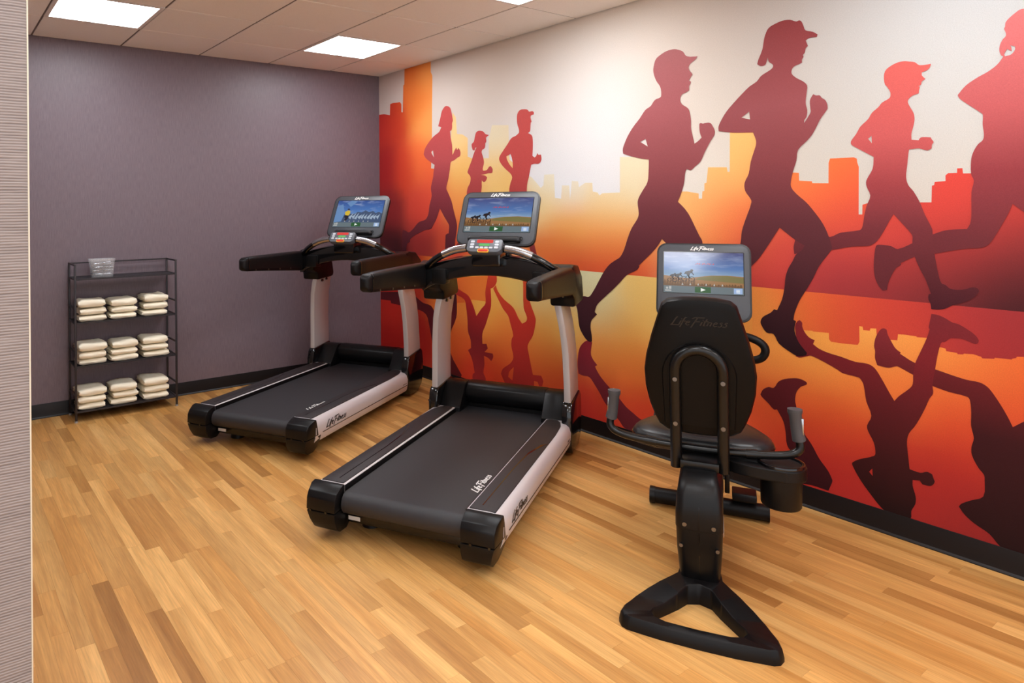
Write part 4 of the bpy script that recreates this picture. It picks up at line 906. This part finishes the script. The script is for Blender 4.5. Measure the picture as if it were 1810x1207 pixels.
up_ = [(sb_x(.5) - .055, .085, .46), (sb_x(.6) - .055, .085, .6), (sb_x(.7) - .055, .085, .7), (sb_x(.84) - .053, .085, .845)] + [(sb_x(z_) - .053, y_, z_) for y_, z_ in arc(0, .855, .085, 0, 180, 14)] + [(sb_x(.84) - .053, -.085, .845), (sb_x(.7) - .055, -.085, .7), (sb_x(.6) - .055, -.085, .6), (sb_x(.5) - .055, -.085, .46)]
ut = MB().tube(up_, R_U, 16).build('seat_tube', FRAME_K, bk)
for y_ in (.085, -.085):
    for z_ in (.82, .64):
        xx = sb_x(z_) - .054 - R_U
        MB().cyl((xx - .004, y_, z_), (xx + .006, y_, z_), .0085, seg=12).build('bolt', STEEL, ut)
MB().box(.34, .62, -.07, .07, .468, .50).build('seat_bracket', FRAME_K, bk, bevel=.004)
# cushion
cs = [(.488, 0), (.488, .10), (.496, .19), (.522, .25), (.57, .272), (.64, .268), (.72, .235), (.82, .185), (.9, .15), (.94, .08), (.945, 0)]
cs = cs + [(p[0], -p[1]) for p in reversed(cs[1:-1])]
def cring(k, z_, dz=0.0): return [(.68 + (p[0] - .68) * k, p[1] * k, z_ + dz * (abs(p[1]) / .27) ** 2) for p in cs]
cu = MB().loft([cring(.93, .478), cring(.99, .484), cring(1.0, .50), cring(1.0, .516), cring(.985, .527, .004), cring(.92, .539, .006), cring(.7, .542, .012), cring(.3, .54, .0)]).build('seat_cushion', VINYL, bk, ang=.9)
pp = [cring(1.002, .518)[i] for i in range(len(cs))]
MB().tube(pp + [pp[0]], .0035, 6).build('piping', K_GLOSS, cu)
# side handlebars and grips
hb = [(.475, .340, .61), (.475, .352, .585), (.472, .352, .558), (.465, .325, .537), (.455, .26, .527), (.45, .16, .521), (.45, .0, .517)]
hb = hb + [(p[0], -p[1], p[2]) for p in reversed(hb[:-1])]
hbo = MB().tube(hb, .0155, 12, 2).build('side_handlebar', FRAME_K, bk)
for s in (1, -1):
    MB().tube([(.478, s * .348, .592), (.475, s * .342, .625), (.472, s * .335, .69), (.472, s * .334, .70), (.472, s * .334, .713)], [.0235, .022, .022, .026, .026], 16).build('grip', GRIP, hbo, ang=.9)
    MB().box(.462, .478, s * .356 - .007, s * .356 + .006, .615, .68).build('pulse_plate', CHROME, hbo, bevel=.003)
    MB().cyl((.451, s * .165, .5215), (.4525, s * .205, .524), .0185, seg=14).build('collar', FRAME_K, hbo)
# cup tray on the right
tr = MB().loft([[(.46 + .09 * math.sin(a), -.275 - .098 * math.cos(a) * 1, z_) if math.cos(a) > 0 else (.46 + .09 * math.sin(a) * .92, -.275 - .19 * math.cos(a), z_) for a in [2 * math.pi * k / 28 for k in range(28)]] for z_ in (.452, .46, .492, .498)]).build('accessory_tray', K_SATIN, bk, bevel=.004, ang=.6)
def ring(c, ro, ri, z0_, z1_, seg=28):
    rg = []
    for k in range(seg):
        a = 2 * math.pi * k / seg
        rg.append([(c[0] + r_ * math.cos(a), c[1] + r_ * math.sin(a), z_) for r_, z_ in ((ro, z0_), (ro, z1_), (ri, z1_), (ri, z0_))])
    return MB().loft(rg, closed=True)
ring((.46, -.285), .082, .072, .484, .508).build('cup_rim', K_GLOSS, tr, bevel=.002)
MB().tube([(.46, -.285, .4975), (.46, -.285, .4995)], [.072, .072], 24).build('cup_mouth', mat('cup_dark', (8, 8, 9), .6), tr)
MB().loft([[(.46 + r_ * math.cos(a), -.285 + r_ * math.sin(a), z_) for a in [2 * math.pi * k / 28 for k in range(28)]] for z_, r_ in ((.338, .066), (.344, .070), (.454, .074))]).build('cup_holder', K_SATIN, tr, ang=.6)
MB().box(.47, .6, -.2, -.06, .468, .488).build('tray_bracket', FRAME_K, bk, bevel=.004)
# console and front handlebar loops
for s in (.8, -1):
    MB().tube([(1.16, s * .03, .86), (1.13, s * .12, .875), (1.1, s * .205, .868), (1.085, s * .262, .84), (1.085, s * .27, .80), (1.09, s * .245, .765), (1.12, s * .17, .75), (1.15, s * .03, .76)], .0185, 14, 2).build('front_handle', K_RUBBER, bk)
display(bk, (1.10, .935), (1.215, 1.305), .43, 'cyclist', ledge=False)

# ------------------------------------------------------------------ towel shelf
sf = empty('towel_shelf', (-2.39, -.15, 0))
tag(sf, 'black metal four tier shelf holding stacked towels against plum wall', 'shelf')
M_RACK = mat('rack_dark_metal', (48, 44, 48), .4, metal=.3)
XW, YD = .352, .118
for sx in (-1, 1):
    for sy in (-1, 1):
        p = MB().box(sx * XW - .007, sx * XW + .007, sy * YD - .007, sy * YD + .007, .006, 1.113).build('post', M_RACK, sf, bevel=.002)
        MB().cyl((sx * XW, sy * YD, 0), (sx * XW, sy * YD, .012), .012, .010, 12).build('foot', mat('grey_plastic_foot', (150, 146, 142), .5), p)
    for z_ in (1.106, .80, .49, .18):
        MB().box(sx * XW - .005, sx * XW + .005, -YD + .006, YD - .006, z_ - .005, z_ + .005).build('side_bar', M_RACK, sf, smooth=False)
MB().box(-XW + .006, XW - .006, YD - .005, YD + .005, 1.101, 1.111).build('top_rail', M_RACK, sf, smooth=False)
SZ = (.075, .392, .70, 1.008)
for z_ in SZ:
    s_ = MB().box(-XW + .008, XW - .008, -YD + .006, YD - .006, z_ - .006, z_ - .002).build('shelf_panel', mat('rack_panel', (44, 40, 44), .5, bump=.4, bscale=300), sf, smooth=False)
    for y_ in (-YD, YD):
        MB().box(-XW + .006, XW - .006, y_ - .005, y_ + .005, z_ - .009, z_ + .001).build('edge_rod', M_RACK, s_, smooth=False)
    for sx in (-1, 1):
        MB().box(sx * XW - .005, sx * XW + .005, -YD + .006, YD - .006, z_ - .009, z_ + .001).build('end_rod', M_RACK, s_, smooth=False)

# folded towels, each its own
M_TOWEL = mat('cream_terry', (255, 247, 224), .95, spec=.1, bump=.9, bscale=420, var=.05)
def towel_mesh(seed, w, d, h):
    rg = random.Random(seed)
    nx = 9
    rings = []
    ph = [rg.uniform(0, 6.3) for _ in range(4)]
    lift = rg.uniform(-.006, .006)
    for k in range(nx):
        t_ = k / (nx - 1); x_ = -w / 2 + w * t_
        edge = min(t_, 1 - t_) * w
        sq = 1 - .35 * max(0, 1 - edge / .014) ** 2
        ring_ = []
        # folded section in (y, z): front fold rounded, three layers creased at the back
        sec = [(-.5, .28), (-.525, .5), (-.5, .75), (-.455, .94), (-.3, 1.0), (0, 1.02), (.3, 1.0), (.45, .95), (.49, .8), (.465, .66), (.5, .5), (.47, .35), (.49, .2), (.45, .05), (.2, 0), (0, 0), (-.3, 0), (-.455, .06)]
        for i, (y_, z_) in enumerate(sec):
            wob = .0035 * math.sin(ph[0] + 4 * t_ + i * .9) + .002 * math.sin(ph[1] + 9 * t_ + i * 2.1)
            zz = z_ * h
            if z_ > .6: zz += wob + lift * (t_ - .5) - .004 * abs(math.sin(ph[2] + t_ * 3))
            yy = y_ * d + .003 * math.sin(ph[3] + 7 * t_ + i * 1.3)
            zz = h / 2 + (zz - h / 2) * sq
            ring_.append((x_ + .003 * math.sin(i * 1.7 + ph[1]), yy * (.985 if sq < .9 else 1), max(0.0, zz)))
        rings.append(ring_)
    return MB().loft(rings)
POSW = {0: 'bottom', 1: 'middle', 2: 'top'}
for si, (z_, sname) in enumerate(zip(SZ[:3], ('lowest shelf', 'middle towel shelf', 'upper towel shelf'))):
    for ci, (cx_, cname) in enumerate(((-.237, 'left'), (-.018, 'centre'), (.205, 'right'))):
        zz = z_ - .0015
        for k in range(3):
            h_ = (.043, .045, .056)[k] + random.uniform(-.003, .006)
            o = towel_mesh(100 + si * 9 + ci * 3 + k, (.181 + random.uniform(-.008, .006)), .196 + random.uniform(-.008, .004), h_).build('folded_towel', M_TOWEL, None, ang=1.2)
            o.location = (-2.39 + cx_ + random.uniform(-.006, .006), -.155 + random.uniform(-.006, .004), zz)
            o.rotation_euler = (0, 0, random.uniform(-.06, .06))
            zz += max(v.co.z for v in o.data.vertices) + .0004
            tag(o, 'cream folded towel, %s of the three in the %s stack on the %s' % (POSW[k], cname, sname), 'towel', 'folded cream towels on the shelf')

# clear bin of foil packets on the top shelf
M_CLEAR = bpy.data.materials.new('clear_plastic'); M_CLEAR.use_nodes = True
b = M_CLEAR.node_tree.nodes['Principled BSDF']
b.inputs['Base Color'].default_value = (.93, .95, .97, 1); b.inputs['Roughness'].default_value = .12
b.inputs['Alpha'].default_value = .13
BZ = SZ[3] - .001
bin_ = empty('plastic_bin', (-2.545, -.165, BZ), math.radians(-3))
tag(bin_, 'small clear plastic bin of silvery packets on top of the towel shelf', 'bin')
def brect(k, z_): return [(x_, y_, z_) for x_, y_ in rrect(-.086 * k, .086 * k, -.058 * k, .058 * k, .012, 3)]
MB().loft([brect(.84, 0), brect(1.0, .13), brect(.975, .13), brect(.825, .004)]).build('body', M_CLEAR, bin_, ang=.6)
MB().loft([brect(.99, .124), brect(1.05, .126), brect(1.05, .132), brect(.97, .132)], caps=False, closed=True).build('rim', M_CLEAR, bin_, ang=.6)
M_FOIL = mat('foil_packet', (170, 174, 182), .25, metal=.9, bump=1.0, bscale=45, var=.5)
fr = random.Random(21)
n_ = 0
for lay in range(4):
    for q in range(4):
        o = MB().loft([[(x_, y_ * s_, z_) for x_, y_ in ((-.032, -.021), (.032, -.021), (.032, .021), (-.032, .021))] for z_, s_ in ((0, .9), (.006, 1.0), (.012, .85))]).build('foil_packet', M_FOIL, None, bevel=.003)
        o.location = (-2.545 + (-.033 if q % 2 else .033) + fr.uniform(-.006, .006), -.165 + (-.02 if q < 2 else .02) + fr.uniform(-.004, .004), BZ + .016 + lay * .026)
        o.rotation_euler = (fr.uniform(-.22, .22) * (.8 + lay * .1), fr.uniform(-.15, .15), fr.uniform(-.4, .4))
        tag(o, 'silvery foil packet inside the small clear bin on the shelf top', 'packet', 'foil packets in the clear bin')
